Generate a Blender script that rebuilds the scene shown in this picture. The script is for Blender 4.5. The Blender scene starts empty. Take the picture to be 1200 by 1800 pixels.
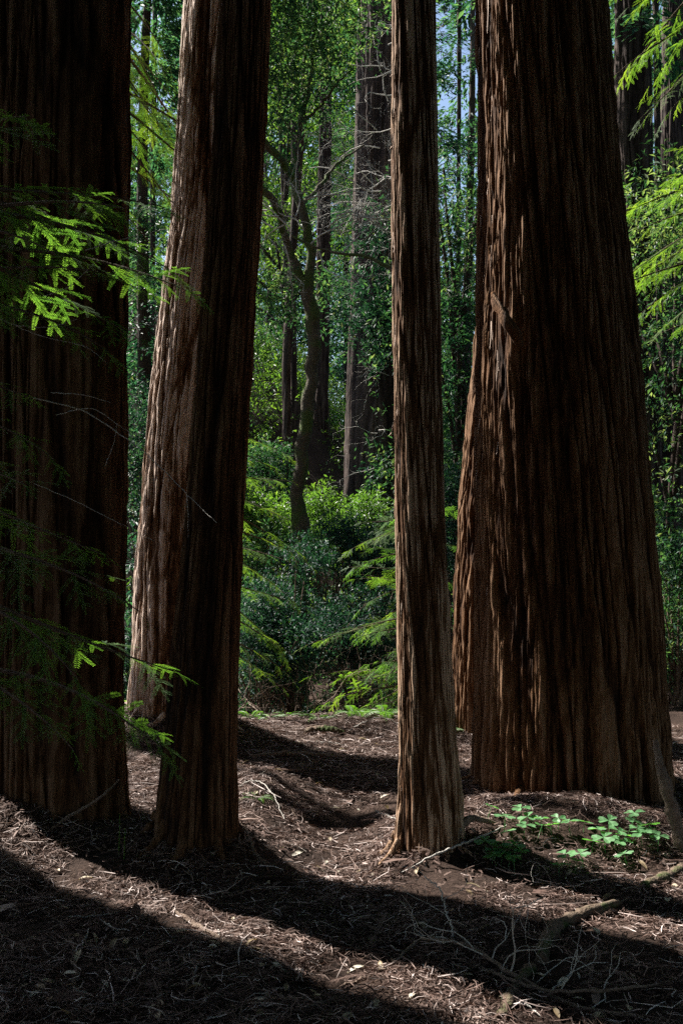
import bpy, math, random
import numpy as np
from mathutils import Vector
R = math.radians
random.seed(7)
S = bpy.context.scene
COL = S.collection

# ------------------------------------------------------------------ camera
FPX, HOR = 1750.0, 950.0          # focal length and horizon in photo pixels
cam_d = bpy.data.cameras.new('camera'); cam = bpy.data.objects.new('camera', cam_d); COL.objects.link(cam)
cam.location = (0, 0, 1.6); cam.rotation_euler = (R(90), 0, 0)
cam_d.sensor_fit = 'VERTICAL'; cam_d.sensor_height = 36; cam_d.sensor_width = 24; cam_d.lens = 35
cam_d.shift_y = (HOR-900)/1800.0
cam_d.clip_start = 0.05; cam_d.clip_end = 2000
S.camera = cam
# ------------------------------------------------------------------ sky and sun
SUN_AZ, SUN_EL = R(52), R(46)      # sun stands behind the wood, 52 deg left of the view
sd = Vector((-math.sin(SUN_AZ)*math.cos(SUN_EL), math.cos(SUN_AZ)*math.cos(SUN_EL), math.sin(SUN_EL)))
w = bpy.data.worlds.new('World'); S.world = w; w.use_nodes = True
nt = w.node_tree; nt.nodes.clear()
sky = nt.nodes.new('ShaderNodeTexSky'); sky.sky_type = 'NISHITA'; sky.sun_disc = False
sky.sun_elevation = SUN_EL; sky.sun_rotation = -SUN_AZ; sky.air_density = 1.0; sky.dust_density = 1.0
bg = nt.nodes.new('ShaderNodeBackground'); bg.inputs[1].default_value = 0.055
ow = nt.nodes.new('ShaderNodeOutputWorld')
nt.links.new(sky.outputs[0], bg.inputs[0]); nt.links.new(bg.outputs[0], ow.inputs[0])
sl = bpy.data.lights.new('sun', 'SUN'); sl.energy = 5.0; sl.angle = R(0.5); sl.color = (1.0, 0.95, 0.87)
sun = bpy.data.objects.new('sun', sl); COL.objects.link(sun)
sun.rotation_euler = sd.to_track_quat('Z', 'Y').to_euler(); sun.location = (-20, 20, 30)
S.view_settings.view_transform = 'Standard'; S.view_settings.look = 'None'
S.view_settings.gamma = 1.0; S.view_settings.exposure = 1.8
c = S.cycles
c.max_bounces = 6; c.diffuse_bounces = 3; c.glossy_bounces = 2; c.transmission_bounces = 4
c.use_denoising = False; c.sample_clamp_indirect = 0.35; c.sample_clamp_direct = 6.0; c.use_adaptive_sampling = True; c.adaptive_threshold = 0.01

def W(px, py, d):                  # a point seen at photo pixel (px, py) standing d metres away
    return np.array([(px-600)/FPX*d, d, 1.6-(py-HOR)/FPX*d])

# ------------------------------------------------------------------ numpy helpers
def rng(s): return np.random.default_rng(s)
_T = {}
def vn(x, y, seed=0, per=None):
    """smooth value noise -1..1, periodic in x when per is given"""
    if seed not in _T: _T[seed] = rng(1000+seed).uniform(-1, 1, (512, 512))
    T = _T[seed]
    x = np.asarray(x, float); y = np.asarray(y, float)
    xi = np.floor(x).astype(int); yi = np.floor(y).astype(int)
    fx = x-xi; fy = y-yi
    fx = fx*fx*(3-2*fx); fy = fy*fy*(3-2*fy)
    m = per if per else 512
    x0 = np.mod(xi, m) % 512; x1 = np.mod(xi+1, m) % 512; y0 = np.mod(yi, 512); y1 = np.mod(yi+1, 512)
    return (T[x0, y0]*(1-fx)+T[x1, y0]*fx)*(1-fy)+(T[x0, y1]*(1-fx)+T[x1, y1]*fx)*fy
def sst(a, b, x):
    t = np.clip((np.asarray(x, float)-a)/(b-a), 0, 1); return t*t*(3-2*t)
def norm(v): return v/np.maximum(np.linalg.norm(v, axis=-1, keepdims=True), 1e-9)

class MB:
    """collects triangles / quads with one tint value per face"""
    def __init__(s): s.v = []; s.f = []; s.t = []; s.n = 0
    def add(s, v, f, t=0.5):
        v = np.asarray(v, float).reshape(-1, 3); f = np.asarray(f, int)
        if f.shape[1] == 3: f = np.c_[f, np.full(len(f), -1)-s.n]
        s.v.append(v); s.f.append(f+s.n); s.n += len(v)
        s.t.append(np.broadcast_to(np.asarray(t, float), (len(f),)).copy())
    def build(s, name, mat, parent=None, smooth=False):
        me = bpy.data.meshes.new(name)
        v = np.concatenate(s.v); f = np.concatenate(s.f); t = np.concatenate(s.t)
        q = f[:, 3] >= 0
        tot = np.where(q, 4, 3); st = np.concatenate([[0], np.cumsum(tot)[:-1]])
        lv = f.ravel()[(np.c_[np.ones((len(f), 3), bool), q]).ravel()]
        me.vertices.add(len(v)); me.vertices.foreach_set('co', v.astype(np.float32).ravel())
        me.loops.add(len(lv)); me.loops.foreach_set('vertex_index', lv.astype(np.int32))
        me.polygons.add(len(f)); me.polygons.foreach_set('loop_start', st.astype(np.int32))
        me.update(calc_edges=True); 
        me.polygons.foreach_set('use_smooth', np.full(len(f), smooth))
        a = me.attributes.new('tint', 'FLOAT', 'FACE'); a.data.foreach_set('value', t.astype(np.float32))
        me.materials.append(mat); me.update()
        o = bpy.data.objects.new(name, me); COL.objects.link(o)
        if parent is not None: o.parent = parent
        return o

def tag(o, label=None, cat=None, group=None, kind=None):
    if label: o['label'] = label
    if cat: o['category'] = cat
    if group: o['group'] = group
    if kind: o['kind'] = kind
    return o
def empty(name, loc, label, cat, group=None):
    o = bpy.data.objects.new(name, None); o.location = loc; o.empty_display_size = .2; COL.objects.link(o)
    return tag(o, label, cat, group)
def copy_tree(o, parent=None):
    c2 = o.copy(); COL.objects.link(c2); c2.parent = parent
    for ch in list(o.children): copy_tree(ch, c2)
    return c2

def tube(mb, pts, rad, k=6, t=0.5, cap=True):
    pts = np.asarray(pts, float); n = len(pts); rad = np.broadcast_to(np.asarray(rad, float), (n,))
    tan = norm(np.gradient(pts, axis=0))
    ref = np.where(np.abs(tan[:, 2:3]) > .9, [[1., 0, 0]], [[0, 0, 1.]])
    a = norm(np.cross(tan, ref)); b = np.cross(tan, a)
    th = np.arange(k)/k*2*np.pi
    v = pts[:, None]+rad[:, None, None]*(a[:, None]*np.cos(th)[None, :, None]+b[:, None]*np.sin(th)[None, :, None])
    i = np.arange(n-1)[:, None]*k; j = np.arange(k)[None]; j2 = (j+1) % k
    f = np.stack([i+j, i+j2, i+k+j2, i+k+j], -1).reshape(-1, 4)
    mb.add(v.reshape(-1, 3), f, t)
    if cap:
        for base, c0 in ((0, pts[0]), ((n-1)*k, pts[-1])):
            vv = np.vstack([v.reshape(-1, 3)[base:base+k], c0]); ff = [[q, (q+1) % k, k] for q in range(k)]
            mb.add(vv, ff, t)

def smooth_path(p, n):
    """Catmull-Rom through rows of p (any width)"""
    p = np.asarray(p, float); P = np.vstack([2*p[0]-p[1], p, 2*p[-1]-p[-2]]); out = []
    u = np.linspace(0, len(p)-1-1e-6, n)
    for t in u:
        i = int(t); f = t-i; a, b, c_, d = P[i], P[i+1], P[i+2], P[i+3]
        out.append(.5*((2*b)+(-a+c_)*f+(2*a-5*b+4*c_-d)*f*f+(-a+3*b-3*c_+d)*f**3))
    return np.array(out)

def place(tv, tf, tt, pos, X, Z, sc):
    """copies of a template: local x -> X, local z -> Z"""
    X = norm(X); Y = norm(np.cross(Z, X)); Z = np.cross(X, Y)
    sc = np.broadcast_to(np.asarray(sc, float), (len(pos),))
    v = pos[:, None]+sc[:, None, None]*(tv[None, :, 0:1]*X[:, None]+tv[None, :, 1:2]*Y[:, None]+tv[None, :, 2:3]*Z[:, None])
    n, m = len(pos), len(tv)
    f = tf[None]+np.arange(n)[:, None, None]*m
    return v.reshape(-1, 3), f.reshape(-1, tf.shape[1]), np.tile(tt, n)

# a folded pointed leaf, one unit long
LEAF_V = np.array([[0, 0, 0], [.45, .17, .05], [1, 0, -.04], [.45, -.17, .05]]); LEAF_F = np.array([[0, 2, 1], [0, 3, 2]])
LEAFW_V = np.array([[0, 0, 0], [.35, .24, .06], [.75, .19, .05], [1, 0, -.05], [.75, -.19, .05], [.35, -.24, .06]])
LEAFW_F = np.array([[0, 3, 2, 1], [0, 5, 4, 3]])

# ------------------------------------------------------------------ materials
def new_mat(name):
    m = bpy.data.materials.new(name); m.use_nodes = True; n = m.node_tree; n.nodes.clear()
    o = n.nodes.new('ShaderNodeOutputMaterial'); return m, n, o
def ramp(n, fac, stops):
    r = n.nodes.new('ShaderNodeValToRGB'); el = r.color_ramp.elements
    while len(el) < len(stops): el.new(.5)
    for e, (p, cc) in zip(el, stops): e.position = p; e.color = (*cc, 1)
    n.links.new(fac, r.inputs[0]); return r.outputs[0]
def leaf_mat(name, stops, trans=.45, tgain=(1.5, 1.9, .6), rough=.45, spec=.5):
    m, n, o = new_mat(name)
    at = n.nodes.new('ShaderNodeAttribute'); at.attribute_name = 'tint'
    col = ramp(n, at.outputs['Fac'], stops)
    p = n.nodes.new('ShaderNodeBsdfPrincipled'); n.links.new(col, p.inputs['Base Color'])
    p.inputs['Roughness'].default_value = rough; p.inputs['Specular IOR Level'].default_value = spec
    t = n.nodes.new('ShaderNodeBsdfTranslucent')
    mx = n.nodes.new('ShaderNodeMix'); mx.data_type = 'RGBA'; mx.blend_type = 'MULTIPLY'; mx.inputs[0].default_value = 1
    n.links.new(col, mx.inputs[6]); mx.inputs[7].default_value = (*tgain, 1); n.links.new(mx.outputs[2], t.inputs[0])
    ms = n.nodes.new('ShaderNodeMixShader'); ms.inputs[0].default_value = trans
    n.links.new(p.outputs[0], ms.inputs[1]); n.links.new(t.outputs[0], ms.inputs[2]); n.links.new(ms.outputs[0], o.inputs[0])
    return m
def bark_mat(name, stops, zs=.045, scale=34, bump=.85, rough=.92, moss=None):
    m, n, o = new_mat(name)
    g = n.nodes.new('ShaderNodeTexCoord'); mp = n.nodes.new('ShaderNodeMapping'); mp.inputs['Scale'].default_value = (1, 1, zs)
    n.links.new(g.outputs['Object'], mp.inputs[0])
    a = n.nodes.new('ShaderNodeTexNoise'); a.inputs['Scale'].default_value = scale; a.inputs['Detail'].default_value = 6; a.inputs['Roughness'].default_value = .65
    n.links.new(mp.outputs[0], a.inputs['Vector'])
    b = n.nodes.new('ShaderNodeTexNoise'); b.inputs['Scale'].default_value = scale*5; b.inputs['Detail'].default_value = 3
    n.links.new(mp.outputs[0], b.inputs['Vector'])
    at = n.nodes.new('ShaderNodeAttribute'); at.attribute_name = 'tint'
    ad = n.nodes.new('ShaderNodeMath'); ad.operation = 'MULTIPLY_ADD'; ad.inputs[1].default_value = .45
    n.links.new(a.outputs[0], ad.inputs[0])
    m2 = n.nodes.new('ShaderNodeMath'); m2.operation = 'MULTIPLY'; m2.inputs[1].default_value = .65; n.links.new(at.outputs['Fac'], m2.inputs[0])
    n.links.new(m2.outputs[0], ad.inputs[2])
    fb = n.nodes.new('ShaderNodeMath'); fb.operation = 'MULTIPLY_ADD'; fb.inputs[1].default_value = .46; n.links.new(b.outputs[0], fb.inputs[0])
    n.links.new(ad.outputs[0], fb.inputs[2]); sb = n.nodes.new('ShaderNodeMath'); sb.operation = 'SUBTRACT'; sb.inputs[1].default_value = .23; n.links.new(fb.outputs[0], sb.inputs[0])
    col = ramp(n, sb.outputs[0], stops)
    if moss:
        nz = n.nodes.new('ShaderNodeTexNoise'); nz.inputs['Scale'].default_value = moss[1]; nz.inputs['Detail'].default_value = 5
        n.links.new(g.outputs['Object'], nz.inputs['Vector'])
        rr = ramp(n, nz.outputs[0], [(moss[2], (0, 0, 0)), (moss[2]+.1, (1, 1, 1))])
        mx = n.nodes.new('ShaderNodeMix'); mx.data_type = 'RGBA'; n.links.new(rr, mx.inputs[0]); n.links.new(col, mx.inputs[6])
        mx.inputs[7].default_value = (*moss[0], 1); col = mx.outputs[2]
    p = n.nodes.new('ShaderNodeBsdfPrincipled'); p.inputs['Roughness'].default_value = rough; p.inputs['Specular IOR Level'].default_value = .2
    n.links.new(col, p.inputs['Base Color'])
    ba = n.nodes.new('ShaderNodeMath'); ba.operation = 'MULTIPLY_ADD'; ba.inputs[1].default_value = .5
    n.links.new(b.outputs[0], ba.inputs[0]); n.links.new(a.outputs[0], ba.inputs[2])
    bu = n.nodes.new('ShaderNodeBump'); bu.inputs['Strength'].default_value = bump; bu.inputs['Distance'].default_value = .03
    n.links.new(ba.outputs[0], bu.inputs['Height']); n.links.new(bu.outputs[0], p.inputs['Normal'])
    n.links.new(p.outputs[0], o.inputs[0]); return m

M = {}
RED = [(.28, (.012, .005, .002)), (.42, (.055, .023, .009)), (.56, (.12, .056, .023)), (.74, (.24, .14, .08))]
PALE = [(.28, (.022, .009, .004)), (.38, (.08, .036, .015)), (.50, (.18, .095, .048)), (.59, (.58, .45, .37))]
M['bark'] = bark_mat('redwood_bark', RED)
M['bark_pale'] = bark_mat('sun_brightened_redwood_bark', PALE)  # same bark, plate tops paled so the colour carries the sunlit edge
M['bark_dark'] = bark_mat('darkened_redwood_bark', [(a_, tuple(.68*b_ for b_ in c_)) for a_, c_ in RED])  # redwood colours darkened evenly to separate the left trunks from the paler one
M['bark_warm'] = bark_mat('warm_redwood_bark', [(.28, (.02, .008, .003)), (.40, (.075, .032, .012)), (.52, (.125, .06, .027)), (.66, (.44, .30, .205))])  # warmer copy, its plate tops also paled to brighten the sunlit strip
M['bark_far'] = bark_mat('distant_bark', [(.25, (.014, .009, .008)), (.5, (.045, .030, .026)), (.85, (.11, .08, .066))], scale=9, zs=.08)
M['bay'] = bark_mat('mossy_bark', [(.1, (.025, .02, .014)), (.5, (.07, .058, .04)), (.9, (.16, .14, .1))], zs=.9, scale=9, moss=((.06, .085, .025), 3.0, .46))
M['twig'] = bark_mat('bare_twig_bark', [(.1, (.28, .25, .22)), (.5, (.46, .43, .39)), (.9, (.62, .59, .55))], zs=1, scale=30)
M['darktwig'] = bark_mat('brown_twig_bark', [(.2, (.05, .03, .022)), (.5, (.15, .105, .08)), (.8, (.34, .27, .22))], zs=1, scale=30)
M['mossy'] = bark_mat('moss_on_dead_wood', [(.1, (.04, .028, .018)), (.5, (.10, .07, .05)), (.9, (.22, .18, .14))], zs=1, scale=18, moss=((.045, .065, .018), 9.0, .47))
M['redneedle'] = leaf_mat('redwood_needles', [(0, (.035, .085, .035)), (.5, (.07, .16, .045)), (1, (.12, .21, .055))], trans=.5, tgain=(1.9, 2.0, .6), rough=.6, spec=.3)
M['midneedle'] = leaf_mat('young_redwood_needles', [(0, (.03, .08, .025)), (.5, (.085, .18, .035)), (1, (.2, .3, .06))], trans=.56, tgain=(1.9, 1.8, .6), rough=.6, spec=.25)
M['bayleaf'] = leaf_mat('glossy_green_leaves', [(0, (.007, .028, .025)), (.5, (.024, .07, .045)), (.85, (.075, .14, .065)), (1, (.17, .21, .11))], trans=.4, tgain=(1.8, 2.0, .8), rough=.52, spec=.2)
M['shrubleaf'] = leaf_mat('dark_shrub_leaves', [(0, (.006, .024, .02)), (.5, (.018, .056, .052)), (.85, (.05, .11, .075)), (1, (.16, .17, .12))], trans=.3, tgain=(1.8, 2.1, .8), rough=.52, spec=.2)
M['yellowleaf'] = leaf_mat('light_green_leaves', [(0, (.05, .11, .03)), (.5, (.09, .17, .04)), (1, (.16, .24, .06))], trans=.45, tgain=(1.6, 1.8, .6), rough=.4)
M['farleaf'] = leaf_mat('distant_tree_leaves', [(0, (.007, .032, .036)), (.5, (.026, .082, .06)), (1, (.1, .17, .085))], trans=.42, tgain=(1.7, 2.0, .9), rough=.5)
M['fern'] = leaf_mat('fern_leaves', [(0, (.05, .13, .02)), (1, (.12, .22, .04))], trans=.5, tgain=(1.7, 2.0, .5))
M['sorrel'] = leaf_mat('sorrel_leaves', [(0, (.07, .19, .07)), (1, (.14, .3, .13))], trans=.4, tgain=(1.5, 1.9, .6))
M['litter'] = leaf_mat('dry_needles_and_sticks', [(0, (.02, .011, .008)), (.4, (.07, .038, .029)), (.68, (.19, .13, .108)), (1, (.62, .53, .50))], trans=.08, tgain=(1.2, 1, .8), rough=.75, spec=.25)
M['deadleaf'] = leaf_mat('dry_fallen_leaf', [(0, (.2, .14, .07)), (.5, (.36, .3, .2)), (1, (.5, .46, .38))], trans=.2, tgain=(1.2, 1.1, .8), rough=.6)

# soil
m, n, o = new_mat('forest_soil'); M['soil'] = m
g = n.nodes.new('ShaderNodeTexCoord')
a = n.nodes.new('ShaderNodeTexNoise'); a.inputs['Scale'].default_value = 60; a.inputs['Detail'].default_value = 8; a.inputs['Roughness'].default_value = .75
b = n.nodes.new('ShaderNodeTexNoise'); b.inputs['Scale'].default_value = 2.2; b.inputs['Detail'].default_value = 4
n.links.new(g.outputs['Object'], a.inputs['Vector']); n.links.new(g.outputs['Object'], b.inputs['Vector'])
ad = n.nodes.new('ShaderNodeMath'); ad.operation = 'MULTIPLY_ADD'; ad.inputs[1].default_value = .35
n.links.new(b.outputs[0], ad.inputs[0])
m5 = n.nodes.new('ShaderNodeMath'); m5.operation = 'MULTIPLY'; m5.inputs[1].default_value = .65; n.links.new(a.outputs[0], m5.inputs[0]); n.links.new(m5.outputs[0], ad.inputs[2])
col = ramp(n, ad.outputs[0], [(.32, (.012, .007, .005)), (.5, (.04, .024, .018)), (.68, (.13, .085, .065))])
p = n.nodes.new('ShaderNodeBsdfPrincipled'); p.inputs['Roughness'].default_value = .95; p.inputs['Specular IOR Level'].default_value = .15
n.links.new(col, p.inputs['Base Color'])
bu = n.nodes.new('ShaderNodeBump'); bu.inputs['Strength'].default_value = 1; bu.inputs['Distance'].default_value = .03
n.links.new(a.outputs[0], bu.inputs['Height']); n.links.new(bu.outputs[0], p.inputs['Normal']); n.links.new(p.outputs[0], o.inputs[0])

# ------------------------------------------------------------------ ground
def gh(x, y):
    x = np.asarray(x, float); y = np.asarray(y, float)
    h = .17*np.exp(-((x-1.15)/.75)**2-((y-5.35)/.42)**2)            # mound between the two right-hand trunks
    h = h+.14*np.exp(-((x+1.95)/.8)**2-((y-5.3)/.32)**2)
    h = h+.10*np.exp(-((x+1.9)/.9)**2-((y-5.6)/.6)**2)
    for tx, ty, tr, th_ in ((-.77, 5.1, .2, .10), (.41, 5.1, .15, .03), (1.48, 6.4, .62, .04), (-1.3, 8.1, .38, .1)):
        dd_ = np.sqrt((x-tx)**2+(y-ty)**2)-tr
        h = h+th_*np.exp(-(np.maximum(dd_, 0)/.16)**1.3)
    h = h-.13*np.exp(-((x+.02)/.34)**2-((y-5.7)/1.5)**2)
    h = h+.08*np.exp(-((x+.52)/.22)**2-((y-6.0)/.7)**2)
    h = h+.14*np.exp(-((x+1.6)/.8)**2-((y-7.9)/.8)**2)
    h = h+.03*np.exp(-((x-.1)/1.3)**2-((y-8.5)/.35)**2)             # low bank at the end of the clearing
    edge = 8.9+.5*sst(-1.2, -2.2, x)+.6*sst(1.2, 3, x)
    h = h-.8*sst(0, 2.6, y-edge)
    hill = 9*np.tanh(np.logaddexp(0, (3.3-x)*1.6)*.9/9)
    ramp_ = sst(13.5, 24, y)
    h = h+ramp_*hill+sst(14, 40, y)*2.0+sst(40, 200, y)*16+np.maximum(0, np.abs(x)-6)*.12*sst(10, 16, y)
    amp = np.where(y > 14, .25, .02)
    h = h+amp*vn(x*.9+40, y*.9+30, 3)+.018*vn(x*3.3+50, y*3.3+60, 4)+.013*vn(x*8+80, y*8+90, 5)+.007*vn(x*19+180, y*19+190, 6)
    return h
def axis(dense0, dense1, step, lo, hi, mid0, mid1, mstep):
    a = [np.arange(dense0, dense1, step), np.arange(mid0, dense0, mstep), np.arange(dense1, mid1, mstep)]
    a.append(-np.geomspace(max(1, -mid0) if mid0 < 0 else 1, -lo, 16)[1:] if mid0 < 0 else np.linspace(lo, mid0, 12)[:-1])
    a.append(np.geomspace(mid1, hi, 24))
    return np.unique(np.round(np.concatenate(a), 4))
gx = axis(-3.4, 3.6, .035, -320, 320, -14, 14, .3)
gy = axis(2.2, 9.8, .035, -320, 420, -6, 34, .3)
X, Y = np.meshgrid(gx, gy, indexing='ij'); Z = gh(X, Y)
nx, ny = X.shape
i = np.arange(nx-1)[:, None]*ny; j = np.arange(ny-1)[None]
mb = MB(); mb.add(np.stack([X, Y, Z], -1), np.stack([i+j, i+ny+j, i+ny+j+1, i+j+1], -1).reshape(-1, 4))
tag(mb.build('ground', M['soil'], smooth=True), kind='structure')

# ------------------------------------------------------------------ litter of needles, twigs
def litter(seed, n, box, size, wid, tints, zs=.02, power=1.0):
    r = rng(seed)
    x = r.uniform(box[0], box[1], n*2); u = r.uniform(0, 1, n*2)**power; y = box[2]+(box[3]-box[2])*u
    kp = r.uniform(0, 1, n*2) < .72+.8*vn(x*2.6+60, y*2.6+60, 21)+.5*vn(x*7+90, y*7+90, 22); x, y = x[kp], y[kp]; n = len(x)
    a = r.uniform(0, 2*np.pi, n); L = r.uniform(size[0], size[1], n)*(1+r.exponential(.35, n)); cv = r.normal(0, .6, n)
    d = np.stack([np.cos(a), np.sin(a)], -1); s = np.stack([-np.sin(a), np.cos(a)], -1)
    c0 = np.stack([x, y], -1); z0 = gh(x, y)+r.uniform(0, zs, n)+.002; tl = r.normal(0, .16, n)
    wd = r.uniform(wid[0], wid[1], n); tw = r.normal(0, .8, n)
    vs = []
    for q in (-.5, -.17, .17, .5):
        cc = c0+d*(q*L)[:, None]+s*((q*q-.08)*cv*L)[:, None]
        zz = gh(cc[:, 0], cc[:, 1])*.5+(z0+tl*q*L)*.5+.004+r.uniform(0, zs*.4, n)
        wq = wd*(1 if abs(q) < .3 else .5)
        for sg in (-1, 1):
            vs.append(np.stack([cc[:, 0]+sg*s[:, 0]*wq*np.cos(tw), cc[:, 1]+sg*s[:, 1]*wq*np.cos(tw), zz+sg*wq*np.sin(tw)], -1))
    v = np.stack(vs, 1)
    f = np.array([[0, 1, 3, 2], [2, 3, 5, 4], [4, 5, 7, 6]])[None]+np.arange(n)[:, None, None]*8
    t = np.clip(r.normal(tints[0], tints[1], n), 0, 1)
    return v.reshape(-1, 3), f.reshape(-1, 4), np.repeat(t, 3)
mb = MB()
mb.add(*litter(1, 85000, (-2.2, 2.6, 2.7, 9.6), (.02, .06), (.0012, .0026), (.42, .25), .03, 1.1))
mb.add(*litter(2, 11000, (-2.4, 2.8, 2.7, 9.8), (.06, .13), (.0011, .0022), (.5, .28), .04, 1.1))
mb.add(*litter(3, 700, (-2.6, 3.0, 2.7, 10), (.12, .3), (.0013, .003), (.55, .25), .035, 1.1))
# chips of bark heaped round the trunk feet
r = rng(11)
for tx, ty, tr in ((-.77, 5.1, .24), (.41, 5.2, .18), (1.48, 6.4, .66), (-1.8, 5.8, .5), (-1.3, 8.1, .42)):
    k_ = 900; a_ = r.uniform(0, 2*np.pi, k_); q_ = tr+r.exponential(.13, k_); xx = tx+q_*np.cos(a_); yy = ty+q_*np.sin(a_)
    P_ = np.stack([xx, yy, gh(xx, yy)+r.uniform(.0, .035, k_)], -1); aa = r.uniform(0, 6.28, k_)
    X_ = np.stack([np.cos(aa), np.sin(aa), r.normal(0, .35, k_)], -1); Z_ = np.stack([r.normal(0, .5, k_), r.normal(0, .5, k_), np.ones(k_)], -1)
    cv_ = np.array([[0, .08, 0], [.5, .11, .03], [1, .05, 0], [.95, -.06, 0], [.5, -.1, .03], [.02, -.09, 0]]); cf_ = np.array([[0, 5, 4, 1], [1, 4, 3, 2]])
    v_, f_, t_ = place(cv_, cf_, np.zeros(2), P_, X_, Z_, r.uniform(.015, .06, k_)); mb.add(v_, f_, np.repeat(np.clip(r.normal(.45, .18, k_), 0, 1), 2))
k_ = 60; xx = r.uniform(-2, 2.4, k_); yy = r.uniform(2.9, 8.5, k_); aa = r.uniform(0, 6.28, k_)
v_, f_, t_ = place(cv_*[1, 1.5, 1.3], cf_, np.zeros(2), np.stack([xx, yy, gh(xx, yy)+.015], -1), np.stack([np.cos(aa), np.sin(aa), r.normal(0, .12, k_)], -1), np.stack([r.normal(0, .25, k_), r.normal(0, .25, k_), np.ones(k_)], -1), r.uniform(.07, .17, k_))
mb.add(v_, f_, np.repeat(np.clip(r.normal(.5, .2, k_), 0, 1), 2))
LITTER = mb; mb = MB()
LITTER_TEXT = 'brown carpet of dry redwood needles and little twigs on the forest floor'

# ------------------------------------------------------------------ redwood sprays
def twig_needles(p0, d, side, L, nl, sp, wid, r, droop=.0):
    """two rows of flat needles on a twig; returns diamonds"""
    k = max(3, int(L/sp)); t = (np.arange(k)+.5)/k
    up = np.cross(d, side)
    c = p0+d*(t*L)[:, None]-up*0+np.outer(-(t*t)*droop*L, [0, 0, 1])
    ln = nl*(.45+.55*np.sin(np.pi*np.clip(t*.9+.12, 0, 1)))*r.uniform(.85, 1.15, k)
    V = []
    for sg in (-1, 1):
        nd = norm(d*.55+side*sg*.85+up*r.normal(.05, .12, (k, 1)))
        wv = norm(np.cross(nd, np.broadcast_to(up, nd.shape)))
        a = c; b_ = c+nd*(ln*.5)[:, None]+wv*wid/2; e = c+nd*ln[:, None]; g_ = c+nd*(ln*.5)[:, None]-wv*wid/2
        V.append(np.stack([a, b_, e, g_], 1))
    V = np.concatenate(V); m_ = len(V)
    F = np.array([[0, 1, 2, 3]])+np.arange(m_)[:, None]*4
    return V.reshape(-1, 3), F
def make_spray(seed, nside=8, nl=.05, sp=.022, wid=.009, stalk=.006):
    """flat spray, one unit long, in the local xy plane"""
    r = rng(seed); V = []; F = []; T = []; n_ = 0
    def put(v, f, t):
        nonlocal n_
        V.append(v); F.append(f+n_); T.append(np.full(len(f), t)); n_ += len(v)
    d = np.array([1., 0, 0]); s = np.array([0, 1., 0])
    put(*twig_needles(np.zeros(3), d, s, 1, nl, sp, wid, r, .1), .6)
    for q in range(nside):
        t = .1+.78*q/nside+r.uniform(-.02, .02)
        sg = 1 if q % 2 else -1
        L = (.5-.38*t)*r.uniform(.75, 1.2)
        an = r.uniform(.7, .95)*sg
        dd = np.array([math.cos(an), math.sin(an), r.normal(-.05, .1)]); dd /= np.linalg.norm(dd)
        ss = norm(np.cross([0, 0, 1.], dd)); p0 = np.array([t, 0, -.1*t*t])
        put(*twig_needles(p0, dd, ss, L, nl*.95, sp, wid, r, .25), r.uniform(.25, .8))
        w_ = stalk*.6; e = p0+dd*L*.9; e = e+[0, 0, -.2*L]
        put(np.array([p0+ss*w_, p0-ss*w_, e-ss*w_*.3, e+ss*w_*.3]), np.array([[0, 1, 2, 3]]), .1)
    put(np.array([[0, stalk, 0], [0, -stalk, 0], [1, -.001, -.1], [1, .001, -.1]]), np.array([[0, 1, 2, 3]]), .1)
    return np.concatenate(V), np.concatenate(F), np.concatenate(T)
SPRAY_F = [make_spray(50+q, nside=6, nl=.062, sp=.019, wid=.011) for q in range(4)]
SPRAY_M = [make_spray(60+q, nside=6, nl=.075, sp=.05, wid=.02) for q in range(4)]

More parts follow.
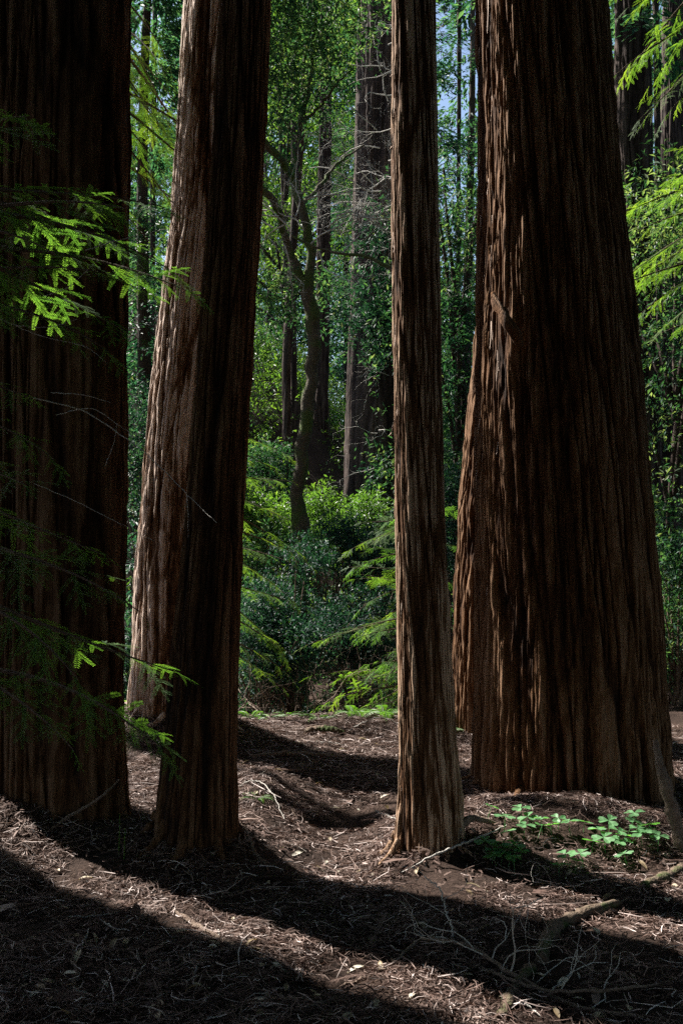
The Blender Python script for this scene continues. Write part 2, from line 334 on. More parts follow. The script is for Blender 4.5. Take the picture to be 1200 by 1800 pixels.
r = rng(12); k_ = 1500; xx = r.uniform(-2.2, 2.6, k_); yy = 2.8+6.6*r.uniform(0, 1, k_)**1.1; aa = r.uniform(0, 6.28, k_)
for q in range(4):
    m_ = np.arange(k_) % 4 == q; P_ = np.stack([xx, yy, gh(xx, yy)+r.uniform(.008, .03, k_)], -1)[m_]
    v_, f_, t_ = place(*SPRAY_F[q], P_, np.stack([np.cos(aa), np.sin(aa), r.normal(0, .12, k_)], -1)[m_], np.stack([r.normal(0, .25, k_), r.normal(0, .25, k_), np.ones(k_)], -1)[m_], r.uniform(.08, .2, m_.sum()))
    LITTER.add(v_, f_, np.clip(t_*.2+np.repeat(r.uniform(.25, .62, m_.sum()), len(SPRAY_F[q][1])), 0, 1))
tag(LITTER.build('needle_litter', M['litter']), LITTER_TEXT, 'leaf litter', kind='stuff')
def redwood_branch(seed, L, fine=True, n=16, ssz=.3, droop=.25, start=.15, curve=.15):
    """branch along local +x from the origin; returns (stem MB, foliage MB)"""
    r = rng(seed); st = MB(); fo = MB()
    t = np.linspace(0, 1, 14)
    ph = r.uniform(0, 6); cvy = curve*r.normal(0, .6)
    path = lambda q: np.stack([q*L, cvy*L*q*q+.02*L*np.sin(q*5+ph), -droop*L*q**2+.03*L*np.sin(q*4+ph*2)], -1)
    tube(st, path(t), .012*L*(1-t)+.0015, 5, .3)
    SP = SPRAY_F if fine else SPRAY_M
    q = np.sort(r.uniform(start, .97, n)); q[-1] = .98
    P = path(q); D = norm(path(q+.01)-path(q-.01))
    sg = np.where(np.arange(n) % 2, 1., -1.); sg[-1] = 0
    an = sg*r.uniform(.55, 1.05, n)
    SD = norm(np.cross([0, 0, 1.], D))
    DD = D*np.cos(an)[:, None]+SD*np.sin(an)[:, None]+np.stack([r.normal(0, .1, n), r.normal(0, .1, n), r.normal(-.18, .2, n)], -1)
    ZZ = np.stack([r.normal(0, .3, n), r.normal(0, .3, n), np.ones(n)], -1)
    sc = ssz*(1.1-.55*q)*r.uniform(.55, 1.25, n)
    for k in range(4):
        m_ = (np.arange(n) % 4) == k
        if m_.any():
            v, f, tt = place(*SP[k], P[m_], DD[m_], ZZ[m_], sc[m_])
            tt = np.clip(tt+r.normal(0, .12), 0, 1); fo.add(v, f, tt)
    return st, fo
BR = {}
def branch_proto(key, **kw):
    if key not in BR:
        st, fo = redwood_branch(**kw); BR[key] = (st, fo)
    return BR[key]
def mesh_cache(mb, name, mat, cache={}):
    k = id(mb)
    if k not in cache:
        o = mb.build(name, mat); cache[k] = o.data; bpy.data.objects.remove(o)
    return cache[k]
def add_branch(parent, key, loc, az, pitch=0, roll=0, scale=1, mat='redneedle'):
    st, fo = BR[key]
    s_ = bpy.data.objects.new('branch', mesh_cache(st, 'branch', M['darktwig'])); COL.objects.link(s_)
    s_.parent = parent; s_.location = loc; s_.rotation_euler = (roll, pitch, az); s_.scale = (scale,)*3
    f_ = bpy.data.objects.new('foliage', mesh_cache(fo, 'foliage', M[mat])); COL.objects.link(f_); f_.parent = s_
    return s_

for q in range(5): branch_proto('n%d' % q, seed=100+q, L=.95, fine=True, n=13, ssz=.32, start=.2, droop=.12+.05*q)
for q in range(5): branch_proto('m%d' % q, seed=120+q, L=1.5, fine=True, n=14, ssz=.50, droop=.08+.07*q, start=.08)

# ------------------------------------------------------------------ bare twigs
def twigs(mb, p, d, L, rad, depth, r, wig=.25, t=.6, k=4, grav=0.0, spread=.7, kids=(3, 6)):
    n_ = 7; pts = [np.array(p, float)]; d = np.array(d, float)/np.linalg.norm(d); dirs = [d]
    for _ in range(n_):
        d = d+r.normal(0, wig, 3)*.5+np.array([0, 0, grav]); d /= np.linalg.norm(d)
        pts.append(pts[-1]+d*L/n_); dirs.append(d)
    pts = np.array(pts); rr = np.linspace(rad, max(rad*.35, .0008), n_+1)
    tube(mb, pts, rr, k, t, cap=False)
    if depth > 0:
        for _ in range(r.integers(*kids)):
            i_ = int(r.integers(2, n_+1)); nd = dirs[i_]+r.normal(0, spread, 3)
            twigs(mb, pts[i_], nd, L*r.uniform(.3, .65), rr[i_]*.6, depth-1, r, wig, t, k, grav, spread, kids)

# ------------------------------------------------------------------ redwood trunks
def trunk_mesh(prof, seed, ztop_fine=7.0, zt=24, nth=560, ridge=.07, depth=.022, warp=.5, flare=.35, lobes=5, Lz=1.4, rowstep=.02, ell=None):
    """prof rows: z, cx, cy, R"""
    prof = np.array(prof, float)
    zs = np.unique(np.concatenate([np.arange(prof[0, 0], ztop_fine, rowstep), np.arange(ztop_fine, zt, .4), [zt]]))
    def ip(c_): 
        v = np.interp(zs, prof[:, 0], prof[:, c_])
        k = np.array([.05]*20)
        return v
    cx, cy, RR = ip(1), ip(2), ip(3)
    if zt > prof[-1, 0]:
        e = zs > prof[-1, 0]; sl_ = (prof[-1]-prof[-2])/(prof[-1, 0]-prof[-2, 0])
        dz = zs[e]-prof[-1, 0]
        cx[e] = prof[-1, 1]+sl_[1]*dz*.6; cy[e] = prof[-1, 2]+sl_[2]*dz*.6; RR[e] = prof[-1, 3]*(1-.6*dz/max(zt-prof[-1, 0], 1))
    th = np.arange(nth)/nth
    TH, ZZ = np.meshgrid(th, zs)
    Rm = prof[:, 3].mean(); C = 2*np.pi*Rm
    z0 = prof[0, 0]
    def N(cell, lz, sd, wp=0.0):
        K = max(4, int(round(C/cell)))
        u = TH*K
        if wp: u = u+wp*vn(TH*max(3, K//5), ZZ/(lz*.7)+7, sd+1, max(3, K//5))
        return vn(u, ZZ/lz+11, sd, K)
    def NT(cell, lz, sd, wp, tilt):
        K = max(4, int(round(C/cell)))
        u = TH*K+wp*vn(TH*max(3, K//5), ZZ/(lz*.7)+7, sd+1, max(3, K//5))+tilt*ZZ/cell
        return vn(u, ZZ/lz+11, sd, K)
    na = NT(ridge*.9, Lz, seed*10+1, warp*3, .07); nb = NT(ridge*1.25, Lz*.8, seed*10+2, warp*3, -.09)
    n2 = N(ridge*.42, Lz*.45, seed*10+3, warp)
    n3 = N(ridge*.2, Lz*.1, seed*10+5, .8)
    n0 = N(ridge*4.5, 3.5, seed*10+7)
    cut = np.minimum(np.abs(na)*3.0, 1)**.7*(.35+.65*np.minimum(np.abs(nb)*4.0, 1)**.7)
    cut2 = np.minimum(np.abs(n2)*2.6, 1)
    n4 = N(ridge*.3, .07, seed*10+6)
    n5 = N(ridge*.8, .3, seed*10+8)
    cut = cut*(.72+.28*sst(-.5, .3, n5))
    dsp = depth*.85*(cut-1)+depth*.5*(cut2-1)+depth*.22*n3+depth*.15*n4+depth*.6*n0
    fl = np.exp(-np.maximum(ZZ-z0-.3, 0)/.38)
    lob = .5+.5*vn(TH*lobes, ZZ*0+3.5, seed*10+9, lobes)
    ang = TH*2*np.pi
    ee = 1.0 if ell is None else 1/np.sqrt((np.cos(ang-ell[2])/ell[0])**2+(np.sin(ang-ell[2])/ell[1])**2)
    rad = RR[:, None]*ee*(1+flare*fl*lob)+dsp*(1+.5*fl)
    V = np.stack([cx[:, None]+rad*np.cos(ang), cy[:, None]+rad*np.sin(ang), ZZ], -1)
    nr = len(zs); i = np.arange(nr-1)[:, None]*nth; j = np.arange(nth)[None]; j2 = (j+1) % nth
    F = np.stack([i+j, i+j2, i+nth+j2, i+nth+j], -1).reshape(-1, 4)
    tint = (.12+.6*cut*(.55+.45*cut2)+.12*n0+.1*n4)[:-1].reshape(-1)
    mb = MB(); mb.add(V.reshape(-1, 3), F, np.clip(tint, 0, 1))
    return mb
def redwood(name, label, rows, seed, d, group=None, mat='bark', dz=0, **kw):
    """rows: photo y, left x, right x of the trunk seen at distance d (centre); ground height found below"""
    pr = []
    for py, l, r_ in sorted(rows, key=lambda q: -q[0]):
        cpx = (l+r_)/2; hw = (r_-l)/2/FPX*d
        dd = d
        pr.append((1.6-(py-HOR)/FPX*dd, (cpx-600)/FPX*dd, dd, hw))
    z0 = float(gh(pr[0][1], d))-.3
    pr = [p_ for p_ in pr if p_[0] > z0+.05]
    pr.insert(0, (z0, pr[0][1], d, pr[0][3]))
    base = (pr[0][1], d, z0+.3)
    pl = [(a_-base[2], b_-base[0], c_-base[1], e_) for a_, b_, c_, e_ in pr]
    root = empty(name, base, label, 'tree', group)
    mb = trunk_mesh(pl, seed, **kw)
    mb.build('trunk', M[mat], root, smooth=True)
    return root, pl

# far conifer crown branches in numpy -----------------------------------------
def conifer_leaves(seed, z0, z1, Rb, nb, per, leaf=(.10, .2), droop=.35, top=.25, lw=1.0):
    r = rng(seed); z = z0+(z1-z0)*r.uniform(0, 1, nb)**.9; az = r.uniform(0, 2*np.pi, nb)
    prof = (1-(z-z0)/(z1-z0)*(1-top)); prof = prof*(.55+.45*sst(z0, z0+(z1-z0)*.15, z))
    L = Rb*prof*r.uniform(.65, 1.15, nb)
    q = r.uniform(.15, 1, (nb, per))**.75
    d = np.stack([np.cos(az), np.sin(az), np.zeros(nb)], -1); s = np.stack([-np.sin(az), np.cos(az), np.zeros(nb)], -1)
    side = r.normal(0, 1, (nb, per))*.13*(1.15-q)*L[:, None]
    P = np.array([0, 0, 1])*z[:, None, None]+d[:, None]*(q*L[:, None])[..., None]+s[:, None]*side[..., None]
    P[..., 2] += .12*L[:, None]*q-droop*L[:, None]*q*q-np.abs(side)*.35+r.normal(0, .05, (nb, per))
    sg = np.sign(side)
    Xd = d[:, None]*.8+s[:, None]*(sg*r.uniform(.2, 1, (nb, per)))[..., None]+np.stack([0*q, 0*q, r.normal(-.35, .25, (nb, per))], -1)
    Zd = np.stack([r.normal(0, .35, q.shape), r.normal(0, .35, q.shape), np.ones(q.shape)], -1)
    return P.reshape(-1, 3), Xd.reshape(-1, 3), Zd.reshape(-1, 3), r.uniform(leaf[0], leaf[1], q.size)
def blob_leaves(seed, blobs, n, leaf=(.06, .1), tw=8, flat=.5, shell=.55):
    """twigs of leaves through a set of ellipsoid clumps: rows x,y,z,rx,ry,rz"""
    r = rng(seed); B = np.array(blobs, float); vol = (B[:, 3]*B[:, 4]*B[:, 5])**.67; pr = vol/vol.sum()
    m_ = n//tw; k = r.choice(len(B), m_, p=pr)
    u = norm(r.normal(0, 1, (m_, 3))); rad = r.uniform(0, 1, m_)**shell
    rad = np.where(r.uniform(0, 1, m_) < .14, rad*r.uniform(1.1, 1.6, m_), rad)
    # uneven outline
    rad = rad*(1+.35*vn(u[:, 0]*2.5+k*3.7+20, u[:, 2]*2.5+u[:, 1]*2+30, 9))
    C = B[k, :3]+u*rad[:, None]*B[k, 3:]
    out = norm(u+r.normal(0, .6, (m_, 3))+[0, 0, .15])
    q = r.uniform(0, 1, (m_, tw)); L = leaf[1]*2.6
    P = C[:, None]+out[:, None]*(q*L)[..., None]+r.normal(0, leaf[1]*.25, (m_, tw, 3))
    Xd = out[:, None]*.6+r.normal(0, .7, (m_, tw, 3)); Xd[..., 2] -= .2
    Zd = r.normal(0, flat, (m_, tw, 3))+[0, 0, 1]
    return P.reshape(-1, 3), Xd.reshape(-1, 3), Zd.reshape(-1, 3), r.uniform(leaf[0], leaf[1], m_*tw)*np.repeat(r.uniform(.55, 1.25, m_), tw)
def leaves_to(mb, L4, seed, wide=False, tmu=.5, tsd=.22):
    r = rng(seed); P, Xd, Zd, sc = L4
    tv, tf = (LEAFW_V, LEAFW_F) if wide else (LEAF_V, LEAF_F)
    v, f, t = place(tv, tf, np.zeros(len(tf)), P, Xd, Zd, sc)
    base = tmu+.25*vn(P[:, 0]*1.3+9, P[:, 2]*1.3+5, 12)
    tt = np.clip(r.normal(base, tsd), 0, 1); mb.add(v, f, np.repeat(tt, len(tf)))

# ================================================================== near trunks
r1, _ = redwood('redwood_tree', 'massive dark redwood filling the left edge with deep vertical furrows',
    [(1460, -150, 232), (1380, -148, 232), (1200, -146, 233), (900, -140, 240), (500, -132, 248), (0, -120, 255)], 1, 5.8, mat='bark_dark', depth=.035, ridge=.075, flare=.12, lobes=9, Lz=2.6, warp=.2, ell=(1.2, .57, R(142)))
r2, _ = redwood('redwood_tree', 'slim dark redwood leaning right in front of a sun-edged trunk left of the path',
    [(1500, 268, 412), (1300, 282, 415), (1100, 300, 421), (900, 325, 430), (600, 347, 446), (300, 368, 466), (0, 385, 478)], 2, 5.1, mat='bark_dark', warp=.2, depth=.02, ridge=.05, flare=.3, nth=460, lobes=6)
r3, _ = redwood('redwood_tree', 'redwood with thin white sunlit edge rising behind the slim leaning trunk',
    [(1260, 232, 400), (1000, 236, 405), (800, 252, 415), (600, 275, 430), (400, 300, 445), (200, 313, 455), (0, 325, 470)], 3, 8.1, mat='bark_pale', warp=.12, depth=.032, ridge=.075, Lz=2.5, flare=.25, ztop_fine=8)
r4, p4 = redwood('redwood_tree', 'narrow straight redwood with bright left edge standing right of the path',
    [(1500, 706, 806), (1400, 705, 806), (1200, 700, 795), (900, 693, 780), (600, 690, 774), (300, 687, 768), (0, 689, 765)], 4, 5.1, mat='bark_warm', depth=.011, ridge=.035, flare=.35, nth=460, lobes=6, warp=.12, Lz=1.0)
r5, p5 = redwood('redwood_tree', 'giant dark redwood widening towards its base on the right',
    [(1450, 838, 1180), (1300, 832, 1172), (1100, 834, 1160), (900, 832, 1143), (700, 830, 1128), (500, 833, 1110), (300, 836, 1088), (0, 833, 1065)], 5, 6.4, depth=.03, ridge=.056, flare=.07, lobes=8, warp=.14, nth=800, Lz=1.8)
r6, _ = redwood('redwood_tree', 'sunlit reddish redwood mostly hidden behind the giant right trunk',
    [(1240, 790, 930), (1060, 792, 935), (900, 803, 945), (800, 814, 950), (640, 831, 960), (300, 860, 975), (0, 880, 985)], 6, 8.4, depth=.03, ridge=.07, flare=.1, ztop_fine=7)
# trunk outside the frame that shades the foreground
r7, _ = redwood('redwood_tree', 'tall redwood standing outside the left edge whose shadow crosses the foreground',
    [(1400, -860, -475), (900, -855, -480), (0, -850, -490)], 7, 6.43, depth=.03, ridge=.1, flare=.05, nth=200, rowstep=.1)

# buttress rib on the giant, broken stub
mb = MB()
b5 = np.array(r5.location)
def loc5(px, py, d): return W(px, py, d)-b5
pts = smooth_path([loc5(862, 516, 5.93), loc5(880, 548, 5.85), loc5(900, 580, 5.8), loc5(915, 610, 5.86)], 10)
rd = np.array([.012, .02, .026, .03, .034, .036, .036, .034, .03, .02])
pts += rng(3).normal(0, .004, pts.shape); tube(mb, pts, rd, 9, .5)
tube(mb, smooth_path([loc5(866, 518, 5.9), loc5(884, 545, 5.83), loc5(904, 588, 5.79)], 8), .012, 5, .8)
mb.build('branch_stub', M['bark'], r5, smooth=True)
b4 = np.array(r4.location)
for px, py, s_ in ((702, 236, .022), (704, 372, .018), (706, 662, .024), (734, 50, .014), (730, 318, .012)):
    c0 = W(px, py, 5.11)-b4; mb = MB()
    tube(mb, np.array([c0+[0, .03, 0], c0+[0, -.005, 0], c0+[.0, -.02, .004]]), [s_*1.2, s_, s_*.45], 9, .2); mb.build('knot', M['bark'], r4, smooth=True)
for q, (px, py) in enumerate(((716, 655), (688, 135), (687, 262), (686, 765), (722, 1010))):
    c0 = W(px, py, 5.1)-b4; mb = MB(); tube(mb, np.array([c0, c0+[.01, -.02, .03], c0+[.02, -.03, .08]]), [.008, .005, .001], 5, .7)
    mb.build('bark_splinter', M['bark_pale'], r4, smooth=True)

# surface roots spreading from the trunk feet
def roots(rt, cx, cy, Rt, seed, n, mat, L=.4, r0=.045):
    r = rng(seed); b_ = np.array(rt.location); a0 = r.uniform(0, 6.28)
    for q in range(n):
        a = a0+q*2*math.pi/n+r.normal(0, .25); ln = L*r.uniform(.6, 1.3); t = np.linspace(0, 1, 14); bend = r.normal(0, .5)
        dist = Rt*.78+ln*t; an = a+bend*t*t*.6; xx = cx+dist*np.cos(an); yy = cy+dist*np.sin(an)
        zz = gh(xx, yy)+np.interp(t, [0, .15, .4, 1], [.16, .075, .015, -.03])*(r0/.045)+.004*vn(t*9+q, t*0, 33)
        rr = r0*r.uniform(.7, 1.2)*(1-.72*t)*(1+.12*vn(t*11+q*3, t*0+2, 34))
        mb = MB(); tube(mb, np.stack([xx, yy, zz], -1)-b_, rr, 12, .55); mb.v[0] = mb.v[0]+r.normal(0, .0022, mb.v[0].shape)
        mb.build('root', M[mat], rt, smooth=True)
roots(r2, -.77, 5.1, .22, 1, 8, 'bark_dark', .2, .03); roots(r4, .41, 5.1, .17, 2, 6, 'bark_warm', .2, .024); roots(r5, 1.48, 6.4, .66, 3, 13, 'bark', .3, .034)
roots(r3, -1.3, 8.1, .42, 4, 9, 'bark_pale', .3, .035)

# loose bark shreds along the near trunks
def shreds(root, pl, seed, n, a0, a1, zr, rextra, L=(.05, .25)):
    r = rng(seed); mb = MB(); pl = np.array(pl)
    for _ in range(n):
        z = r.uniform(*zr); a = r.uniform(a0, a1); Rr = np.interp(z, pl[:, 0], pl[:, 3])+rextra
        c0 = np.array([np.interp(z, pl[:, 0], pl[:, 1]), np.interp(z, pl[:, 0], pl[:, 2]), z])
        e = np.array([math.cos(a), math.sin(a), 0]); s_ = np.array([-e[1], e[0], 0]); ln = r.uniform(*L); wd = r.uniform(.002, .006)
        q = np.linspace(0, 1, 5); cv = r.normal(0, .08)
        P = c0+e*Rr+np.outer(q*ln, [0, 0, -1])+np.outer(q*q*r.uniform(.0, .12)*ln, e)+np.outer(q*q*cv*ln, s_)
        ww = wd*(1-.7*q)[:, None]
        V = np.stack([P+s_*ww, P-s_*ww], 1).reshape(-1, 3); F = np.array([[0, 1, 3, 2]])+np.arange(4)[:, None]*2
        mb.add(V, F, r.uniform(.4, 1))
    mb.build('loose_bark', M['bark_pale'], root)['kind'] = 'stuff'
shreds(r4, p4, 31, 60, R(165), R(212), (.1, 4.9), -.006, (.03, .12))
shreds(r5, p5, 32, 45, R(170), R(215), (.1, 5), -.02)

# ================================================================== upper crowns of the near redwoods (above the frame)
def add_crown(root, seed, z0, z1, Rb, nb, off=(0, 0), leaf=(.2, .35), per=120):
    mb = MB(); L4 = conifer_leaves(seed, z0, z1, Rb, nb, per, leaf)
    L4[0][:, 0] += off[0]; L4[0][:, 1] += off[1]
    leaves_to(mb, L4, seed+1); mb.build('crown', M['farleaf'], root)
add_crown(r1, 201, 13, 26, 3.0, 130, (.2, 0))
add_crown(r4, 204, 9.5, 22, 2.6, 140, (-.1, 0))
add_crown(r5, 205, 8.5, 25, 3.6, 220, (-.3, 0))
add_crown(r6, 206, 10, 24, 3.0, 130, (.3, 0))

# ================================================================== mid and far trees
def far_trunk(name, label, rows, d, seed, group=None, **kw):
    k = dict(nth=160, rowstep=.08, ztop_fine=d*.75, zt=26, depth=.04, ridge=.12, flare=.1, Lz=3); k.update(kw)
    return redwood(name, label, rows, seed, d, group, mat='bark_far', **k)
r8, p8 = far_trunk('redwood_tree', 'broad shadowed redwood in the middle distance behind the narrow straight trunk',
    [(980, 598, 752), (900, 601, 750), (700, 607, 748), (500, 615, 748), (300, 622, 752), (0, 628, 762)], 19, 11, nth=260, rowstep=.05)
r9, _ = far_trunk('redwood_tree', 'slender far redwood seen above the mossy fork in the middle',
    [(700, 552, 580), (520, 554, 579), (300, 558, 583), (0, 562, 584)], 22, 12)
r10, _ = far_trunk('redwood_tree', 'upright redwood behind bright sprays at the upper right edge',
    [(1300, 1108, 1180), (700, 1098, 1160), (400, 1087, 1150), (200, 1083, 1147), (0, 1080, 1143)], 15, 13, ztop_fine=11)
r11, _ = far_trunk('slender_tree', 'pole-thin grey tree just right of the upper right redwood',
    [(1250, 1160, 1174), (600, 1152, 1165), (0, 1146, 1157)], 17, 14, ridge=.06, depth=.012, nth=60)
r12, _ = far_trunk('redwood_tree', 'thick dim redwood low behind foliage at the right edge',
    [(1000, 1140, 1215), (700, 1148, 1212), (0, 1165, 1210)], 22, 15)
r13, _ = far_trunk('slender_tree', 'thin pale straight trunk far off left of the mossy fork',
    [(720, 511, 523), (500, 511, 521), (0, 512, 520)], 21, 16, ridge=.08, depth=.015, nth=60)
r14, _ = far_trunk('slender_tree', 'short dark leaning trunk on the far slope left of the mossy tree',
    [(640, 496, 512), (520, 502, 517), (0, 540, 550)], 19.5, 17, ridge=.08, depth=.015, nth=60, zt=14)
r15, _ = far_trunk('slender_tree', 'thin tree seen in the gap between the two left trunks',
    [(1150, 255, 268), (500, 262, 273), (0, 268, 277)], 20, 18, ridge=.08, depth=.015, nth=60)
r16, _ = far_trunk('slender_tree', 'faint thin trunk in the gap left of the giant redwood',
    [(1100, 795, 806), (500, 800, 809), (0, 803, 811)], 26, 19, ridge=.08, depth=.015, nth=60)

# the crooked mossy tree with a fork ------------------------------------------
DB = 14.0
bz = float(gh((530-600)/FPX*DB, DB)); bb = np.array([(530-600)/FPX*DB, DB, bz])
bay = empty('crooked_tree', bb, 'crooked mossy tree with forked trunk in the middle distance', 'tree')
def PB(px, py, dd=0.0): return W(px, py, DB+dd)-bb
def limb(pts, rads, n=40, k=14, seed=0, name='limb', mat='bay'):
    P = smooth_path(np.c_[np.array(pts), np.array(rads)], n); mb = MB()
    r = rng(seed); rr = .84*P[:, 3]*(1+.08*vn(np.arange(n)*.37+seed*9, np.zeros(n), 14)+.1*vn(np.arange(n)*.13+seed*5, np.zeros(n)+3, 15)); P[:, 0] += .035*vn(np.arange(n)*.45+seed, np.zeros(n), 16)*min(1, n/50)
    tube(mb, P[:, :3], rr, k, .5); return mb.build(name, M[mat], bay, smooth=True)
limb([[0, 0, -.4], PB(530, 1010), PB(527, 930), PB(524, 870), PB(532, 780), PB(545, 680), PB(552, 600), PB(543, 530), PB(538, 490)], [.17, .15, .14, .12, .115, .115, .115, .125, .1], 60, seed=1, name='trunk')
limb([PB(536, 505), PB(520, 470), PB(505, 430), PB(492, 380, -.2), PB(474, 345, -.4), PB(440, 320, -.6)], [.09, .075, .065, .06, .055, .04], seed=2)
limb([PB(542, 505), PB(546, 450), PB(538, 400), PB(526, 350), PB(510, 305), PB(488, 275, -.3), PB(462, 248, -.5), PB(430, 200, -.9)], [.085, .075, .07, .07, .07, .06, .05, .03], seed=3)
limb([PB(514, 315), PB(520, 260, .2), PB(532, 200, .3), PB(545, 140, .4), PB(552, 40, .5), PB(560, -120, .6)], [.05, .045, .04, .035, .03, .02], seed=4)
limb([PB(528, 360), PB(560, 330, .4), PB(590, 290, .7), PB(640, 255, 1)], [.035, .03, .022, .012], seed=5)
limb([PB(536, 210, .3), PB(560, 190, .2), PB(590, 150), PB(620, 120)], [.025, .022, .018, .01], seed=6)
limb([PB(523, 250, .2), PB(505, 220, .4), PB(480, 190, .6)], [.028, .022, .012], seed=7)
# long dark horizontal branch with grey twigs
limb([PB(512, 415, -.6), PB(560, 436, -.7), PB(600, 446, -.8), PB(640, 450, -.9), PB(672, 464, -1), PB(700, 485, -1.1)], [.016, .02, .024, .026, .03, .035], seed=8, k=8)
mb = MB(); r = rng(77)
for px, py, dx, dz, L in [(500, 395, -.8, .1, 1.0), (512, 412, -.6, .6, .9), (520, 380, .2, .9, .8), (490, 380, -1, -.2, .9), (480, 400, -1, .5, .9), (545, 430, .8, .7, 1.1), (575, 400, 1, .5, 1.1), (590, 380, 1, .1, 1.3), (560, 440, .7, -.4, .8), (600, 446, .9, .6, 1.2), (500, 430, .2, -1, .8), (540, 350, .9, .3, .9),(470,370,-.6,.2,.8),(530,400,-.3,.2,.7)]:
    twigs(mb, PB(px, py, -.6), (dx, r.normal(0, .3), dz), L*1.15, .012, 3, r, wig=.5, kids=(4, 7))
mb.build('dead_twigs', M['twig'], bay)
blobs = []
for px, py, dd, rx, rz in [(500, 60, .3, .8, .8), (560, 90, .8, .7, .6), (535, 180, .3, .6, .4), (480, 150, 0, .5, .5), (575, 0, .3, .9, .6), (490, -80, 0, 1.2, .8), (500, 245, -.2, .3, .3), (455, 60, 0, .6, .8), (570, 520, .3, .35, .3), (580, 480, .5, .3, .2), (470, 500, .3, .45, .35), (500, 560, .5, .5, .3)]:
    p_ = PB(px, py, dd); blobs.append((*p_, rx, rx, rz))
mb = MB(); leaves_to(mb, blob_leaves(5, blobs, 20000, (.06, .11)), 6, tmu=.55); mb.build('crown', M['bayleaf'], bay)

# dead twigs and ivy on the broad shadowed redwood
mb = MB(); r = rng(78); b8 = np.array(r8.location)
for q in range(38):
    px = r.uniform(645, 720); py = r.uniform(20, 420); p_ = W(px, py, 18.1)-b8
    twigs(mb, p_, (r.choice([-1, -1, 1])*1., -.5, r.normal(-.1, .4)), r.uniform(.9, 1.7), .014, 3, r, wig=.5, grav=-.03, kids=(3, 6))
for q in range(8):
    p_ = W(r.uniform(650, 690), r.uniform(560, 900), 17.9)-b8
    twigs(mb, p_, (r.normal(0, 1), -.4, r.normal(-.1, .5)), .9, .008, 2, r, wig=.45, kids=(3, 5))
mb.build('dead_twigs', M['twig'], r8)
blobs = [(*(W(px, py, 17.8)-b8), rx, .35, rz) for px, py, rx, rz in [(655, 430, .3, .3), (680, 400, .3, .3), (660, 520, .4, .45), (640, 580, .4, .35), (675, 610, .35, .35), (625, 540, .3, .3), (665, 820, .15, .25)]]
mb = MB(); leaves_to(mb, blob_leaves(8, blobs, 3600, (.07, .13)), 9, tmu=.4); mb.build('climbing_leaves', M['shrubleaf'], r8)
add_crown(r8, 208, 12, 26, 4.5, 200, leaf=(.12, .25), per=90)
add_crown(r10, 210, 9.5, 24, 3.5, 160, leaf=(.12, .22), per=90)

# broadleaf / conifer crowns on the mid trees
def hardwood_blobs(seed, n, zr, rr, br):
    r = rng(seed); out = []
    for _ in range(n):
        a = r.uniform(0, 6.28); q = rr*math.sqrt(r.uniform(0, 1)); s_ = r.uniform(*br)
        out.append((q*math.cos(a), q*math.sin(a), r.uniform(*zr), s_*1.25, s_*1.25, s_*.7))
    return out
def wood_tree(name, label, px, d, kind, seed, h=24, z0=2, Rb=2.5, n=26000, mat='farleaf', leaf=(.09, .16), group=None, tmu=.5):
    x = (px-600)/FPX*d; z = float(gh(x, d)); root = empty(name, (x, d, z), label, 'tree', group)
    mb = MB(); r = rng(seed); t = np.linspace(0, 1, 16)
    P = np.stack([.25*np.sin(t*5+seed)*t, .2*np.sin(t*4+seed*2)*t, -.3+t*(h*.97)], -1)
    tube(mb, P, .02+(.16 if kind == 'c' else .12)*(1-t)*(h/20), 9, .5)
    mb2 = MB()
    if kind == 'c':
        L4 = conifer_leaves(seed, z0, h, Rb, max(30, n//110), 110, leaf)
    else:
        bl = hardwood_blobs(seed, 34, (z0, h), Rb, (.45, 1.05))
        for b_ in bl[:18]:
            q = b_[2]*.75; i_ = np.array([.0, 0, q*.8]); tube(mb, smooth_path([i_, (np.array(b_[:3])*.5+i_*.5)+[0, 0, .2], np.array(b_[:3])], 8), [.05, .045, .04, .035, .03, .025, .018, .01], 5, .5, cap=False)
        L4 = blob_leaves(seed, bl, n, leaf)
    mb.build('trunk', M['bark_far'], root, smooth=True)
    leaves_to(mb2, L4, seed+3, tmu=tmu); mb2.build('crown', M[mat], root)
    return root
wood_tree('broadleaf_tree', 'leafy tree filling the gap between the narrow trunk and the giant redwood', 805, 17, 'h', 31, 8.6, .6, .95, 20000, 'bayleaf', (.08, .13))
wood_tree('broadleaf_tree', 'bushy tree behind the forked mossy tree on the left slope', 470, 31, 'h', 32, 11, 3.0, 2.2, 22000, 'bayleaf', (.08, .13))
wood_tree('conifer_tree', 'feathery green conifer beyond the slender far redwood', 610, 38, 'c', 33, 20, 1, 2.6, 30000, 'farleaf', (.1, .18))
wood_tree('conifer_tree', 'dark conifer filling the gap between the two left trunks', 262, 15, 'c', 34, 16, 0, 1.6, 30000, 'farleaf', (.08, .14))
wood_tree('broadleaf_tree', 'pale leafy tree at the right edge below the bright sprays', 1185, 14, 'h', 35, 7.5, 0, 1.4, 26000, 'bayleaf', (.07, .11), tmu=.65)
wood_tree('conifer_tree', 'bluish conifer high in the gap left of the giant redwood', 820, 30, 'c', 36, 24, 1, 2.8, 26000, 'farleaf', (.12, .2))
wood_tree('conifer_tree', 'green conifer behind the upper right redwood', 1150, 24, 'c', 37, 22, 1, 3.0, 30000, 'farleaf', (.1, .18))
wood_tree('conifer_tree', 'tall conifer behind the broad shadowed redwood', 690, 24, 'c', 38, 24, 2, 2.6, 24000, 'farleaf', (.1, .18))
wood_tree('broadleaf_tree', 'sunny yellow-green tree high on the far left slope', 500, 27, 'h', 39, 13, 2, 2.6, 34000, 'yellowleaf', (.1, .16))

